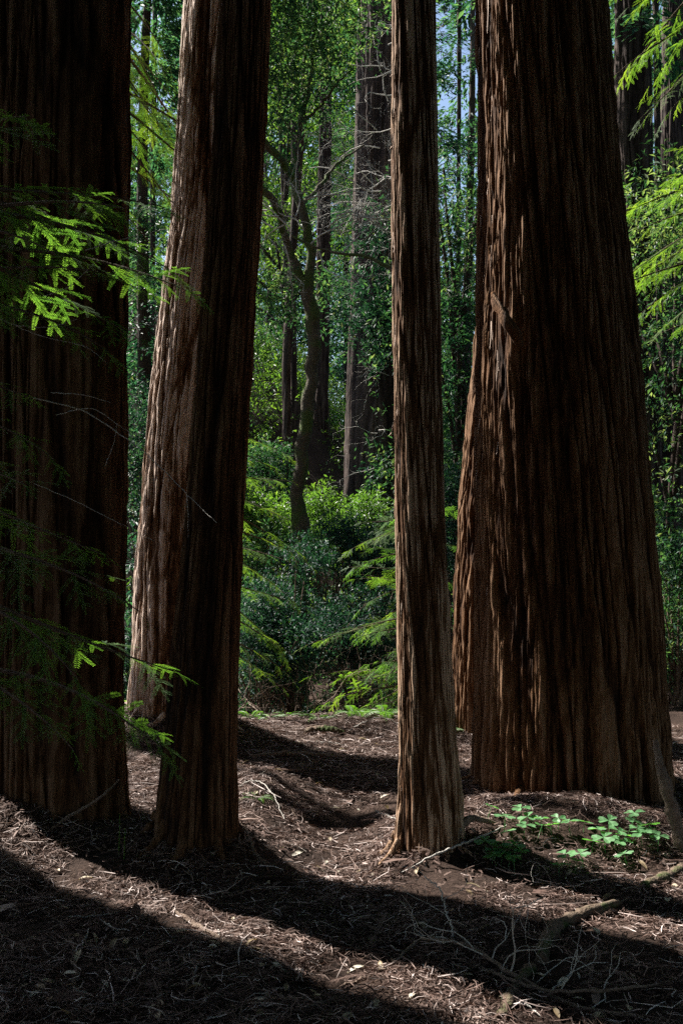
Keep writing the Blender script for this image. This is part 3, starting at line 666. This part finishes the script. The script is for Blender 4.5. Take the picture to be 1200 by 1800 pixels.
wood_tree('conifer_tree', 'unseen narrow conifer added outside the left edge to dapple the path', -372, 10.9, 'c', 41, 15, 4.2, .42, 3300, 'farleaf', (.10, .2))  # out-of-view tree, placed and sized to break up sunlight on the path
# far wood: one mass beyond
mb = MB(); r = rng(90)
for q in range(80):
    d = r.uniform(30, 75); px = r.uniform(-350, 1550); x = (px-600)/FPX*d; h = r.uniform(20, 34)
    if 760 < px < 860 or 440 < px < 500: h *= .5
    z = float(gh(x, d)); sz = .006*d
    L4 = conifer_leaves(300+q, 1, h, r.uniform(2.6, 4.2), 95, 70, (sz*.7, sz*1.3), droop=r.uniform(.1, .5)) if q % 2 else blob_leaves(300+q, hardwood_blobs(q, 30, (1, h*.7), 3.5, (.8, 1.7)), 7000, (sz*.7, sz*1.3))
    L4[0][:, 0] += x; L4[0][:, 1] += d; L4[0][:, 2] += z
    leaves_to(mb, L4, 400+q, tmu=r.uniform(.3, .75))
for q in range(26):       # the same wood goes on round behind the viewer
    a = R(r.uniform(100, 290)); d = r.uniform(6, 16); x = d*math.sin(a)*1.0; y = d*math.cos(a)+1
    if (x < -2 and y > -1): continue
    L4 = conifer_leaves(500+q, 1.5, 20, 3.2, 75, 60, (.35, .6))
    L4[0][:, 0] += x; L4[0][:, 1] += y; leaves_to(mb, L4, 600+q)
for q, (x, y, h0, hh, rb) in enumerate([(-5.0, 3.2, 4, 20, 2.3), (-6.8, 1.0, 3, 20, 3.0), (-3.4, -.6, 4, 18, 2.6), (-8.5, -2, 2, 20, 3.4), (-4.5, -3.5, 2, 20, 3), (-8, 4.2, 8, 22, 2.2), (-11, 5.0, 5, 24, 3.0),
        (4.6, 3.5, 2, 18, 2.4), (5.6, 7.5, 1, 20, 2.4), (7.5, 5.0, 1, 20, 2.8), (7.5, 11, 1, 22, 2.8), (5.0, .5, 3, 18, 2.6), (9.5, 8, 1, 22, 3), (1.8, -1.5, 4, 20, 2.6), (-.5, -2.5, 3.6, 20, 2.6), (10, 15, 1, 22, 3), (4.5, -2.5, 2, 20, 3)]):
    L4 = conifer_leaves(700+q, h0, hh, rb, 110, 75, (.3, .5), top=.5)  # out-of-view crowns added to shade nearby ground and block sky light
    L4[0][:, 0] += x; L4[0][:, 1] += y; leaves_to(mb, L4, 800+q)
tag(mb.build('far_wood', M['farleaf']), 'dense mass of green trees filling the distance and surrounding the clearing, with unseen shading crowns added', 'forest', kind='stuff')

# ================================================================== young redwoods
def young(name, label, x, y, h, seed, specs, mat='midneedle', rad=.03, group=None):
    z = float(gh(x, y)); root = empty(name, (x, y, z), label, 'young tree', group)
    mb = MB(); t = np.linspace(0, 1, 12); r = rng(seed)
    tube(mb, np.stack([.05*np.sin(t*4+seed), .05*np.cos(t*3+seed), -.15+t*(h+.15)], -1), rad*(1-t)+.004, 8, .4)
    mb.build('trunk', M['darktwig'], root, smooth=True)
    for key, hz, az, pit, roll, sc in specs:
        add_branch(root, key, (.0, 0, hz), R(az), R(pit), R(roll), sc, mat)
    return root
# left, close to the camera; trunk just outside the frame
z0 = float(gh(-1.55, 3.3)); 
young('young_redwood', 'close young redwood reaching feathery sprays in from the left edge', -2.0, 4.48, 3.7, 5, [
    ('n0', 3.25, 5, 0, 10, 1.25), ('n1', 3.1, -12, 2, -12, 1.3), ('n2', 3.2, 15, -2, 5, 1.25), ('n3', 3.05, -25, 4, 0, 1.1), ('n4', 2.75, -16, 2, 0, 1.1), ('n0', 2.85, -20, 2, 0, 1.1), ('n3', 3.0, 8, 0, -10, 1.4), ('n1', 3.3, -30, -4, 0, 1.1), ('n2', 2.95, 18, 4, 0, 1.2), ('n4', 3.15, -8, 0, 10, 1.3), ('n1', 2.7, -32, 4, 0, 1.0),
    ('n4', 2.25, -22, 4, 0, .9), ('n0', 2.0, -38, 6, 12, 1.0), ('n2', 1.85, -25, 2, -10, 1.1), ('n3', 1.7, -12, 4, 5, 1.3), ('n4', 1.5, -28, 6, -12, 1.2), ('n2', 1.4, -14, 4, 0, 1.35),
    ('n3', 1.2, -24, 8, 0, 1.2), ('n1', 1.1, -6, 6, 0, 1.4), ('n2', 2.45, -40, 5, 0, .9)], 'redneedle', .022)
yr = bpy.data.objects['young_redwood']; by = np.array(yr.location)
mb = MB(); r = rng(15)
def near_twig(pp, d, rad=.0022):
    rad *= 1.25
    P = smooth_path([W(a_, b_, d+e_)-by for a_, b_, e_ in pp], 26); P += r.normal(0, .0012, P.shape)
    tube(mb, P, np.linspace(rad, rad*.35, 26), 5, .7)
near_twig([(60, 700, .1), (140, 720, .1), (200, 755, .05), (260, 800, 0), (310, 850, -.05), (345, 885, -.05), (380, 918, -.1)], 4.15)
near_twig([(90, 690, 0), (150, 695, 0), (195, 708, 0)], 4.15, .0016)
near_twig([(100, 730, 0), (160, 718, 0), (205, 745, 0), (225, 758, 0)], 4.15, .0016)
near_twig([(328, 868, -.05), (331, 910, -.05), (330, 945, 0)], 4.15, .001)
near_twig([(150, 440, 0), (200, 425, 0), (250, 412, 0), (300, 400, 0)], 4.15, .0018)
near_twig([(80, 520, 0), (120, 505, 0), (150, 478, 0), (175, 455, 0)], 4.15, .0015)
near_twig([(30, 572, 0), (85, 575, 0), (140, 560, 0)], 4.15, .0015)
near_twig([(0, 560, 0), (70, 590, 0), (150, 610, 0), (190, 640, 0)], 4.15, .0014)
near_twig([(60, 850, 0), (130, 880, 0), (200, 915, 0), (270, 950, 0)], 4.15, .0014)
near_twig([(185, 820, 0), (200, 780, 0), (206, 745, 0)], 4.15, .0014)
mb.build('bare_twigs', M['twig'], yr)
# hanging sprays top left gap
young('young_redwood', 'bright green redwood sprays hanging in the upper gap between the left trunks', -2.35, 8.3, 6.9, 6, [
    ('m1', 5.9, 20, 35, 0, 1.0), ('m3', 5.3, -10, 30, 10, 1.0), ('m4', 6.5, 5, 40, 0, 1.1), ('m2', 6.2, -30, 30, 0, 1.0), ('m0', 4.9, 40, 35, 0, .8), ('m3', 5.9, -50, 35, 0, .9), ('m0', 6.4, 15, 45, 0, 1.0), ('m1', 5.4, -4, 25, 0, 1.1), ('m3', 6.1, 8, 32, 15, 1.2), ('m0', 5.7, -18, 34, 0, 1.15), ('m2', 5.1, 2, 28, 0, 1.0), ('m2', 6.7, -12, 42, 0, 1.1), ('m1', 6.0, 0, 40, 20, .95), ('m4', 5.6, 12, 32, -10, .9)], 'midneedle', .03)
# right edge sprays
young('young_redwood', 'lit redwood sprays spreading in from the upper right edge', 3.55, 8.4, 7.5, 7, [
    ('m1', 6.6, 185, 15, 0, .85), ('m3', 6.4, 160, 25, 0, .8), ('m0', 6.2, 200, 20, 0, .8), ('m2', 5.9, 175, 30, 0, .7), ('m4', 6.9, 190, 10, 0, .9),
    ('m0', 4.75, 178, 5, 5, .75), ('m2', 4.55, 195, 10, -5, .85), ('m1', 4.35, 165, 15, 0, .8), ('m4', 4.1, 185, 12, 0, .8), ('m3', 3.95, 205, 15, 0, .8), ('m0', 3.7, 170, 20, 0, .7), ('m1', 4.9, 220, 5, 0, .8), ('m2', 6.3, 182, 22, 0, 1.05), ('m3', 6.7, 172, 28, 0, 1.05), ('m1', 6.0, 192, 30, 0, .95), ('m4', 4.5, 180, 14, 0, 1.0), ('m1', 4.7, 188, 8, 10, .95), ('m0', 4.2, 172, 18, 0, .95)], 'midneedle', .035)
# centre, right of the gap
yr_ = rng(88); sp_ = []
for q in range(42):
    hz = .15+1.9*(q/41.)+yr_.normal(0, .03); az = yr_.choice([180, 180, 200, 160, 225, 20, -20, 250])+yr_.normal(0, 16)
    kn_ = yr_.integers(0, 2); sp_.append((('n%d' if kn_ else 'm%d') % yr_.integers(0, 5), hz, az, yr_.normal(2, 11), yr_.normal(0, 26), (1.25 if kn_ else 1)*(.80-.3*(q/41.))*yr_.uniform(.45, 1.1)))
young('young_redwood', 'young redwood with layered fresh sprays behind the narrow straight trunk', .82, 9.6, 2.6, 8, sp_, 'midneedle', .035)
# left of the gap
young('young_redwood', 'young redwood with drooping yellow-green sprays beside the slim leaning trunk', -1.25, 9.3, 3.2, 9, [
    ('m0', 2.3, 0, 5, 0, .62), ('m1', 2.1, -18, 8, 0, .6), ('m2', 1.85, 8, 12, 10, .66), ('m4', 1.6, -6, 14, -10, .62), ('m0', 1.35, 4, 18, 0, .66), ('m3', 2.55, -8, 6, 0, .55), ('m1', 1.0, -10, 16, 0, .6),
    ('m3', 1.95, 20, 8, 0, .6), ('m4', 1.2, 14, 24, 0, .62), ('m2', .85, -2, 20, 0, .6), ('m0', 1.7, -25, 14, 0, .6), ('m1', .7, 10, 22, 0, .55), ('m4', 2.7, 10, 0, 0, .5)], 'midneedle', .03)

# ================================================================== shrubs
def shrub(name, label, px, py, d, rx, rz, n, seed, mat='shrubleaf', leaf=(.05, .09), group=None, tmu=.45, nb=12, wide=False):
    c0 = W(px, py, d); z = float(gh(c0[0], d)); root = empty(name, (c0[0], d, z), label, 'shrub', group)
    r = rng(seed); bl = []; top = c0[2]-z
    for _ in range(nb):
        u = r.normal(0, .6, 3); bl.append((u[0]*rx, u[1]*rx*.7, max(.15, top+u[2]*rz), rx*r.uniform(.25, .45), rx*r.uniform(.25, .45), rz*r.uniform(.25, .5)))
    mb = MB()
    for b_ in bl:
        tube(mb, smooth_path([[r.normal(0, .06), r.normal(0, .06), -.1], [b_[0]*.3, b_[1]*.3, b_[2]*.5], b_[:3]], 9), np.linspace(.018, .005, 9), 5, .4, cap=False)
    mb.build('stem', M['darktwig'], root)
    mb = MB(); leaves_to(mb, blob_leaves(seed, bl, n, leaf, shell=.42), seed+1, wide=wide, tmu=tmu); mb.build('foliage', M[mat], root)
    return root
SL = (.035, .065)
shrub('shrub', 'dark teal shrub in the hollow at the centre behind the clearing', 510, 1080, 11.0, .8, .42, 17000, 51, nb=22, leaf=SL)
shrub('shrub', 'low dark shrub in the hollow just above the clearing edge', 455, 1160, 10.6, .55, .35, 9000, 52, leaf=SL, nb=14)
shrub('shrub', 'dense bluish-green shrub right of the mossy tree foot', 620, 1000, 12.8, .8, .4, 15000, 53, nb=20, leaf=SL)
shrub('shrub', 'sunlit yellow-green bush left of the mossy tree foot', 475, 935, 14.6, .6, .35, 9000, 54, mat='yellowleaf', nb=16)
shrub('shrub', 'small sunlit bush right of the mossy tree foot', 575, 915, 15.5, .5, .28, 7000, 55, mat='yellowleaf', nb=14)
shrub('shrub', 'dark shrub at the foot of the broad shadowed redwood', 665, 985, 15.8, .8, .35, 9000, 56, leaf=(.05, .08), nb=16)
shrub('shrub', 'leafy shrub on the left slope behind the leaning trunk', 455, 850, 16.5, .7, .5, 10000, 57, mat='bayleaf', leaf=(.05, .09), nb=14)
shrub('shrub', 'tangled shrub under the right edge beside the giant trunk', 1190, 1030, 9.6, .5, .55, 9000, 58, mat='bayleaf', leaf=(.04, .07), tmu=.65, nb=16)
shrub('shrub', 'dark shrub behind the lit redwood in the right gap', 800, 1000, 12, .5, .8, 9000, 59)
shrub('shrub', 'low shrub between the two left trunks', 255, 1180, 11.5, .5, .5, 6000, 60)
shrub('shrub', 'dark thicket behind the young redwood in the hollow', 620, 1130, 11.7, .8, .4, 13000, 61, nb=20, leaf=SL)
shrub('shrub', 'shrub low at the right edge beyond the giant trunk', 1200, 1180, 11, .6, .5, 7000, 62, mat='bayleaf', tmu=.6)
shrub('shrub', 'dim shrub in the upper part of the left gap', 262, 850, 13.5, .6, 1.0, 9000, 63)
shrub('shrub', 'light green loose shrub rising left of the centre hollow', 440, 1010, 12.2, .45, .5, 6000, 64, mat='bayleaf', leaf=(.04, .07), tmu=.7, nb=12)

# undergrowth covering the slopes
mb = MB(); r = rng(95); n_ = 2600
yy = r.uniform(10.5, 34, n_); xx = (r.uniform(-.45, .45, n_))*yy; s_ = .12+.012*yy
zz = gh(xx, yy)
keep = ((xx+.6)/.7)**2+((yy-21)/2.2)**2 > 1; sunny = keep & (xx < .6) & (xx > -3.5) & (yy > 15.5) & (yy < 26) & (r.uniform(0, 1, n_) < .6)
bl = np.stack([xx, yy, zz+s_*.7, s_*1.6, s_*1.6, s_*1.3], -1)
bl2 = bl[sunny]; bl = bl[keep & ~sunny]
leaves_to(mb, blob_leaves(96, bl, 170000, (.06, .11), tw=7), 97, tmu=.5)
tag(mb.build('undergrowth', M['bayleaf']), 'mixed low green undergrowth covering the slope behind the clearing', 'undergrowth', kind='stuff')

mb = MB(); leaves_to(mb, blob_leaves(196, bl2, 26000, (.06, .12), tw=7), 197, tmu=.5)  # lighter leaf colour supplies the sunlight this away-facing slope lacks
tag(mb.build('sun_toned_undergrowth', M['yellowleaf']), 'low plants given a lighter green to read as sunlit on the open slope behind the mossy tree', 'undergrowth', kind='stuff')

# ferns -----------------------------------------------------------------
def fern(label, x, y, size, seed, nfr=9, group=None, az0=0, az1=360):
    z = float(gh(x, y)); r = rng(seed); mb = MB(); st = MB()
    root = empty('fern', (x, y, z), label, 'fern', group)
    for q in range(nfr):
        mb = MB()
        a = R(az0+(az1-az0)*(q+r.uniform(0, 1))/nfr); L = size*r.uniform(.7, 1.1)
        t = np.linspace(0, 1, 24); d = np.array([math.cos(a), math.sin(a), 0]); s__ = np.array([-d[1], d[0], 0])
        P = np.outer(t*L*.85, d)+np.outer(L*(.75*t-.75*t*t), [0, 0, 1])
        tube(mb, P, np.linspace(.004, .001, 24), 4, .4, cap=False)
        ln = L*.17*np.sin(np.pi*(.08+.9*t))
        for sg in (-1, 1):
            X_ = s__*sg+d*.35+np.array([0, 0, -.15]); k = len(t)
            v, f, tt = place(LEAF_V*[1, .75, 1], LEAF_F, np.zeros(2), P, np.broadcast_to(X_, (k, 3))+r.normal(0, .05, (k, 3)), np.broadcast_to([0, 0, 1.], (k, 3))+0, ln)
            mb.add(v, f, np.clip(r.normal(.5, .25, len(f)), 0, 1))
        mb.build('frond', M['fern'], root)
    return root
def fpx(label, px, y, size, seed, **kw): return fern(label, (px-600)/FPX*y, y, size, seed, **kw)
fpx('bright fern at the clearing edge left of the narrow straight trunk', 675, 8.9, .38, 1)
fpx('small yellow-green fern at the clearing edge in the middle', 560, 8.8, .28, 2, nfr=7)
fpx('small fern low beside the slim leaning trunk', 442, 9.0, .3, 3, nfr=7)
fpx('sunlit fern on the steep slope right of the mossy trunk', 575, 18.5, .8, 4)
fpx('fern on the slope left of the mossy trunk', 500, 17.5, .7, 5)
fpx('little fern between the roots left of the path', 452, 5.9, .16, 6, nfr=6)

fpx('low sprig of fern at the clearing edge left of the middle', 505, 8.95, .22, 7, nfr=6)
fpx('tiny fern at the clearing edge close to the leaning trunk', 470, 8.75, .18, 8, nfr=6)
fpx('broad low fern at the clearing edge right of the middle', 620, 9.0, .34, 9, nfr=8)
fpx('fern in the gap beside the giant redwood', 818, 8.2, .25, 10, nfr=7)
# tangle of dead twigs in the hollow
r = rng(79); mb = MB(); tz = float(gh(-.25, 10.0))
for q in range(46):
    p_ = np.array([r.uniform(-.95, .85), r.uniform(-.5, .7), r.uniform(0, .25)])
    twigs(mb, p_, (r.normal(0, 1), r.normal(0, .6), r.uniform(.1, 1.3)), r.uniform(.5, 1.1), r.uniform(.004, .009), 2, r, wig=.5, t=r.uniform(.2, .8), grav=-.05, kids=(2, 5))
o_ = mb.build('dead_twig_tangle', M['darktwig']); o_.location = (-.25, 10.0, tz)
tag(o_, 'tangle of dead brown twigs in the hollow just beyond the clearing edge', 'twigs')
# ================================================================== redwood sorrel
def sorrel_mesh():
    mb = MB(); st = MB()
    h = 1.0
    tube(st, [[0, 0, -.1], [.05, 0, .5], [0, 0, h]], [.03, .025, .02], 5, .5)
    for k in range(3):
        a = k*2*math.pi/3+.3; d = np.array([math.cos(a), math.sin(a)]); s__ = np.array([-d[1], d[0]])
        pts = [(0, 0, 0), (.35, .3, .06), (.62, .36, .02), (.72, .18, -.02), (.62, 0, .0), (.72, -.18, -.02), (.62, -.36, .02), (.35, -.3, .06), (.36, 0, -.03)]
        V = [[*(d*u+s__*v_), h+w_] for u, v_, w_ in pts]
        F = [[0, 1, 8], [1, 2, 8], [2, 3, 8], [3, 4, 8], [4, 5, 8], [5, 6, 8], [6, 7, 8], [7, 0, 8]]
        mb.add(V, F, .3+.3*k)
    return st, mb
ss, sm = sorrel_mesh()
sroot = empty('redwood_sorrel', (0, 0, 0), 'clover-like sorrel leaf growing in the patch before the giant redwood', 'sorrel plant', 'sorrel leaves in front of the giant redwood')
so = ss.build('stalk', M['sorrel'], sroot); so2 = sm.build('leaf', M['sorrel'], sroot)
spots = [(507, 552), (540, 575), (575, 563), (605, 572), (560, 600), (600, 590), (630, 590), (585, 610), (545, 605), (610, 615), (630, 440), (660, 470), (705, 480), (760, 470), (805, 488), (850, 490), (905, 515), (955, 520), (1005, 480), (1035, 460), (1030, 510), (1080, 515), (1060, 530), (995, 540), (925, 540), (765, 640), (820, 628), (850, 600), (795, 600), (600, 525), (570, 470), (510, 432), (880, 560), (1090, 500), (1110, 535), (935, 475), (975, 555), (740, 500), (690, 500), (640, 500), (1010, 600), (530, 590)]
r = rng(41)
for k, (zx, zy) in enumerate(spots):
    px = 600+zx/2; py = 1200+zy/2
    # walk down the view ray until it meets the ground
    hgt = r.uniform(.05, .09); dd = 3.0
    while dd < 8 and W(px, py, dd)[2]-hgt > gh(W(px, py, dd)[0], dd): dd += .01
    p_ = W(px, py, dd); o_ = sroot if k == 0 else copy_tree(sroot)
    o_.location = (p_[0], p_[1], float(gh(p_[0], dd))); s1 = r.uniform(.055, .082); o_.rotation_euler = (r.normal(.15, .15), r.normal(0, .15), r.uniform(0, 6.28))
    o_.scale = (s1, s1, hgt)
for px, py in ((48, 1452), (62, 1455), (57, 1445)):
    o_ = copy_tree(sroot); o_['label'] = 'green sorrel leaf at the foot of the left edge redwood'; o_['group'] = 'sorrel leaves at the left redwood'
    dd = 2.8*1000/ (py-HOR); o_.location = ((px-600)/FPX*dd, dd, float(gh((px-600)/FPX*dd, dd))); o_.scale = (.045, .045, .06); o_.rotation_euler = (.2, 0, px)

# ================================================================== fallen wood
def gp(px, py, lift=0.0):
    dd = 2.6
    while dd < 12 and W(px, py, dd)[2] > gh(W(px, py, dd)[0], dd)+lift: dd += .01
    return W(px, py, dd)
def stick(name, label, pts, rads, mat, cat='branch', n=30, k=8, seed=0, kids=None, rough=.003, group=None):
    """pts: photo x, y and height above the ground"""
    P = smooth_path(np.array([gp(a_, b_, c_) for a_, b_, c_ in pts]), n); base = P[0].copy(); base[2] = float(gh(base[0], base[1]))
    r = rng(seed); rr = np.interp(np.linspace(0, 1, n), np.linspace(0, 1, len(rads)), rads)
    P = P-base; P[1:-1] += r.normal(0, rough, (n-2, 3)); rr = rr*(1+r.normal(0, .05, n))
    mb = MB(); tube(mb, P, rr*(1+.14*vn(np.arange(n)*.6+seed, np.zeros(n), 17)), k, .5)
    if mat == 'mossy': mb.v[0] = mb.v[0]+r.normal(0, .0018, mb.v[0].shape)
    o_ = mb.build(name, M[mat], smooth=True); o_.location = base; tag(o_, label, cat, group)
    if kids:
        m2 = MB()
        for i_, dv, L, d2 in kids: twigs(m2, P[int(i_*(n-1))], dv, L, rr[int(i_*(n-1))]*.42, d2, r, wig=.55, t=.5, spread=.8, grav=-.04, kids=(2, 4))
        m2.build('side_twigs', M['twig'], o_)
    return o_
stick('mossy_branch', 'thick mossy green crooked branch lying on the ground at lower right', [(1086, 1586, .03), (1050, 1598, .03), (1010, 1612, .03), (975, 1632, .03), (958, 1660, .02), (950, 1690, .01)], [.016, .024, .027, .03, .03, .024], 'mossy', seed=1)
stick('mossy_branch', 'broken pale mossy branch piece below the green one', [(935, 1700, .015), (912, 1730, .015), (893, 1765, .01), (880, 1795, .0)], [.02, .024, .024, .02], 'mossy', seed=2)
stick('fallen_branch', 'long dark bare branch with pale side twigs across the lower right', [(740, 1650, .03), (800, 1655, .04), (850, 1680, .04), (905, 1715, .03), (960, 1745, .02), (1040, 1775, .02), (1130, 1790, .02)], [.006, .007, .008, .009, .009, .008, .006], 'darktwig', seed=3,
      kids=[(.15, (-.4, .3, .5), .32, 1), (.3, (-.6, .2, .25), .35, 2), (.4, (.3, .5, .2), .35, 1), (.5, (.8, .1, .12), .4, 2), (.62, (.5, .5, .15), .3, 1), (.7, (.8, .2, .1), .35, 1), (.35, (-.6, -.1, .1), .3, 1), (.85, (.7, .3, .15), .3, 1)])
stick('fallen_branch', 'thin dark branch crossing the bottom edge at the centre', [(600, 1735, .01), (680, 1700, .02), (735, 1652, .03), (760, 1645, .03)], [.005, .006, .006, .004], 'darktwig', seed=4)
stick('fallen_branch', 'straight pale stick slanting from lower right shade', [(790, 1680, .01), (870, 1710, .03), (950, 1738, .03), (1060, 1742, .03), (1190, 1722, .02)], [.005, .007, .007, .006, .004], 'darktwig', seed=5, kids=[(.3, (.3, .3, .5), .25, 1), (.6, (.4, .4, .4), .25, 1)])
stick('fallen_branch', 'leaning pale broken stick lit at the foot of the left redwood', [(85, 1462, .0), (115, 1440, .04), (150, 1420, .10), (185, 1395, .18), (210, 1370, .25)], [.008, .009, .009, .008, .005], 'darktwig', seed=6)
stick('fallen_branch', 'sunlit half-buried stick along the bright strip at left', [(305, 1600, .01), (345, 1625, .015), (385, 1650, .015), (420, 1668, .01), (470, 1690, .0)], [.008, .013, .014, .013, .009], 'darktwig', seed=7)
stick('fallen_branch', 'curved dark root-like stick in the left foreground', [(85, 1605, .005), (115, 1635, .01), (132, 1680, .01), (130, 1730, .01), (110, 1780, .0)], [.004, .007, .009, .009, .006], 'darktwig', seed=8)
stick('fallen_branch', 'dark stick lying across the path beyond the clearing', [(600, 1362, .01), (640, 1358, .015), (700, 1360, .01)], [.012, .016, .012], 'darktwig', seed=9)
stick('fallen_branch', 'thin pale stick on the lit path', [(660, 1425, .01), (680, 1434, .015), (700, 1440, .01)], [.005, .008, .004], 'twig', seed=10)
stick('fallen_branch', 'mossy log end at the foot of the giant redwood right side', [(1200, 1530, .0), (1165, 1545, .03), (1130, 1556, .02)], [.03, .028, .018], 'mossy', seed=11)
stick('fallen_branch', 'broken upright branch leaning on the giant redwood right side', [(1200, 1500, .0), (1185, 1440, .15), (1168, 1380, .32), (1150, 1300, .5)], [.035, .034, .03, .012], 'darktwig', seed=12, k=10)
stick('surface_root', 'arched root at the foot of the narrow straight redwood', [(783, 1490, .0), (795, 1470, .05), (812, 1448, .09), (835, 1438, .09), (870, 1448, .02)], [.02, .022, .022, .018, .012], 'darktwig', 'root', seed=13)
stick('fallen_branch', 'pale twig arching above the sorrel patch', [(690, 1545, .0), (770, 1500, .06), (835, 1475, .07), (890, 1450, .03)], [.003, .005, .005, .003], 'twig', seed=14)
stick('fallen_branch', 'white bare sapling twig standing before the lower right branch', [(800, 1655, .0), (783, 1600, .10), (770, 1560, .17), (745, 1540, .2)], [.004, .0035, .003, .002], 'twig', seed=15, kids=[(.3, (-.4, 0, .3), .2, 1), (.5, (.3, 0, .5), .2, 1), (.7, (-.5, 0, .3), .15, 1)])
stick('fallen_branch', 'bent thin twig rising from the path beside the leaning trunk', [(415, 1385, .0), (445, 1372, .05), (475, 1390, .1), (500, 1440, .05)], [.004, .004, .003, .002], 'twig', seed=16, kids=[(.4, (.2, 0, .6), .15, 1)])
stick('mossy_branch', 'short mossy log end lying on the clearing edge in the middle', [(535, 1286, .02), (560, 1282, .03), (585, 1283, .03), (604, 1288, .01)], [.02, .035, .03, .015], 'mossy', seed=21)
stick('fallen_branch', 'pale bent stick along the clearing edge near the narrow trunk', [(610, 1286, .0), (640, 1270, .08), (670, 1262, .11), (700, 1272, .05)], [.004, .006, .005, .003], 'twig', seed=22)
stick('fallen_branch', 'dark low log across the far end of the path', [(440, 1330, .02), (500, 1326, .03), (560, 1328, .03), (600, 1333, .01)], [.015, .024, .022, .012], 'darktwig', seed=23)
stick('fallen_branch', 'slanting dead stick on the bank left of the path', [(418, 1440, .01), (436, 1470, .03), (450, 1500, .03), (470, 1520, .01)], [.005, .009, .008, .004], 'darktwig', seed=24)
r = rng(44)
for k in range(26):     # loose sticks
    px, py = r.uniform(20, 1180), r.uniform(1560, 1790) if k % 3 else r.uniform(1300, 1540)
    if k % 3 == 0: px = r.uniform(430, 690)
    a = r.uniform(0, 6.28); L = r.uniform(40, 130)*(1 if k % 3 else .6)
    q = [(px, py, .006), (px+L*.5*math.cos(a), py+L*.2*math.sin(a)+r.normal(0, 6), .02), (px+L*math.cos(a), py+L*.4*math.sin(a), .008)]
    q = [(a_, min(max(b_, 1290), 1798), c_) for a_, b_, c_ in q]
    wh_ = 'on the open path between the trunks' if k % 3 == 0 else ('in the left foreground' if px < 430 else 'in the middle foreground' if px < 800 else 'in the right foreground')
    stick('loose_stick', 'thin %s loose stick lying %s' % ('pale grey' if k % 2 else 'dark brown', wh_), q, [.003, .0045, .002], 'twig' if k % 2 else 'darktwig', 'stick', n=12, k=5, seed=60+k, group='loose sticks scattered over the forest floor')
# fallen leaves
lm = MB()
q = np.linspace(0, 1, 7); wq = .2*np.sin(np.pi*q)**.8; zq = .12*np.sin(np.pi*q)
V = np.concatenate([np.stack([q, wq, zq+.06], -1), np.stack([q, 0*q, zq], -1), np.stack([q, -wq, zq+.05], -1)])
F = [[a_, a_+1, a_+8, a_+7] for a_ in range(6)]+[[a_+7, a_+8, a_+15, a_+14] for a_ in range(6)]
lm.add(V-[.5, 0, 0], F, .5); leafo = []
for t_ in (.1, .45, .9):
    lm.t = [np.full(12, t_)]; o_ = lm.build('fallen_leaf', M['deadleaf'], smooth=True); leafo.append(o_.data); bpy.data.objects.remove(o_)
for k in range(130):
    px = r.uniform(0, 1200); py = 1520+280*r.uniform(0, 1)**.8
    if k % 5 == 0: px, py = r.uniform(430, 700), r.uniform(1300, 1540)
    p_ = gp(px, py); o_ = bpy.data.objects.new('fallen_leaf', leafo[k % 3]); COL.objects.link(o_)
    o_.location = (p_[0], p_[1], p_[2]+.016); s1 = r.uniform(.035, .075); o_.scale = (s1, s1*r.uniform(.7, 1.2), s1); o_.rotation_euler = (r.normal(0, .35), r.normal(0, .3), r.uniform(0, 6.28))
    wh_ = 'on the open path between the trunks' if k % 5 == 0 else ('in the left foreground' if px < 400 else 'in the middle foreground' if px < 800 else 'in the right foreground')
    tag(o_, 'curled %s fallen leaf %s' % (('brown', 'tan', 'pale cream')[k % 3], wh_), 'fallen leaf', 'dry leaves scattered over the forest floor')
# two green shoots left
for px, py, hpx in ((209, 1505, 75), (218, 1512, 55)):
    p_ = gp(px, py); mb = MB(); L = hpx/FPX*p_[1]
    tube(mb, [[0, 0, -.01], [.003, 0, L*.5], [.006, 0, L]], [.002, .0018, .001], 5, .6)
    tq = np.linspace(.2, 1, 16)*L; a_ = np.arange(16)*2.4
    v, f, tt = place(LEAF_V, LEAF_F, np.zeros(2), np.stack([0*tq+.003, 0*tq, tq], -1), np.stack([np.cos(a_), np.sin(a_), 0*a_+.8], -1), np.tile([0., .3, 1.], (16, 1)), .014)
    mb.add(v, f, .7)
    o_ = mb.build('green_shoot', M['fern']); o_.location = p_
    tag(o_, 'taller upright green shoot in front of the left trunks' if hpx == 75 else 'shorter upright green shoot in front of the left trunks', 'shoot', 'upright green shoots')
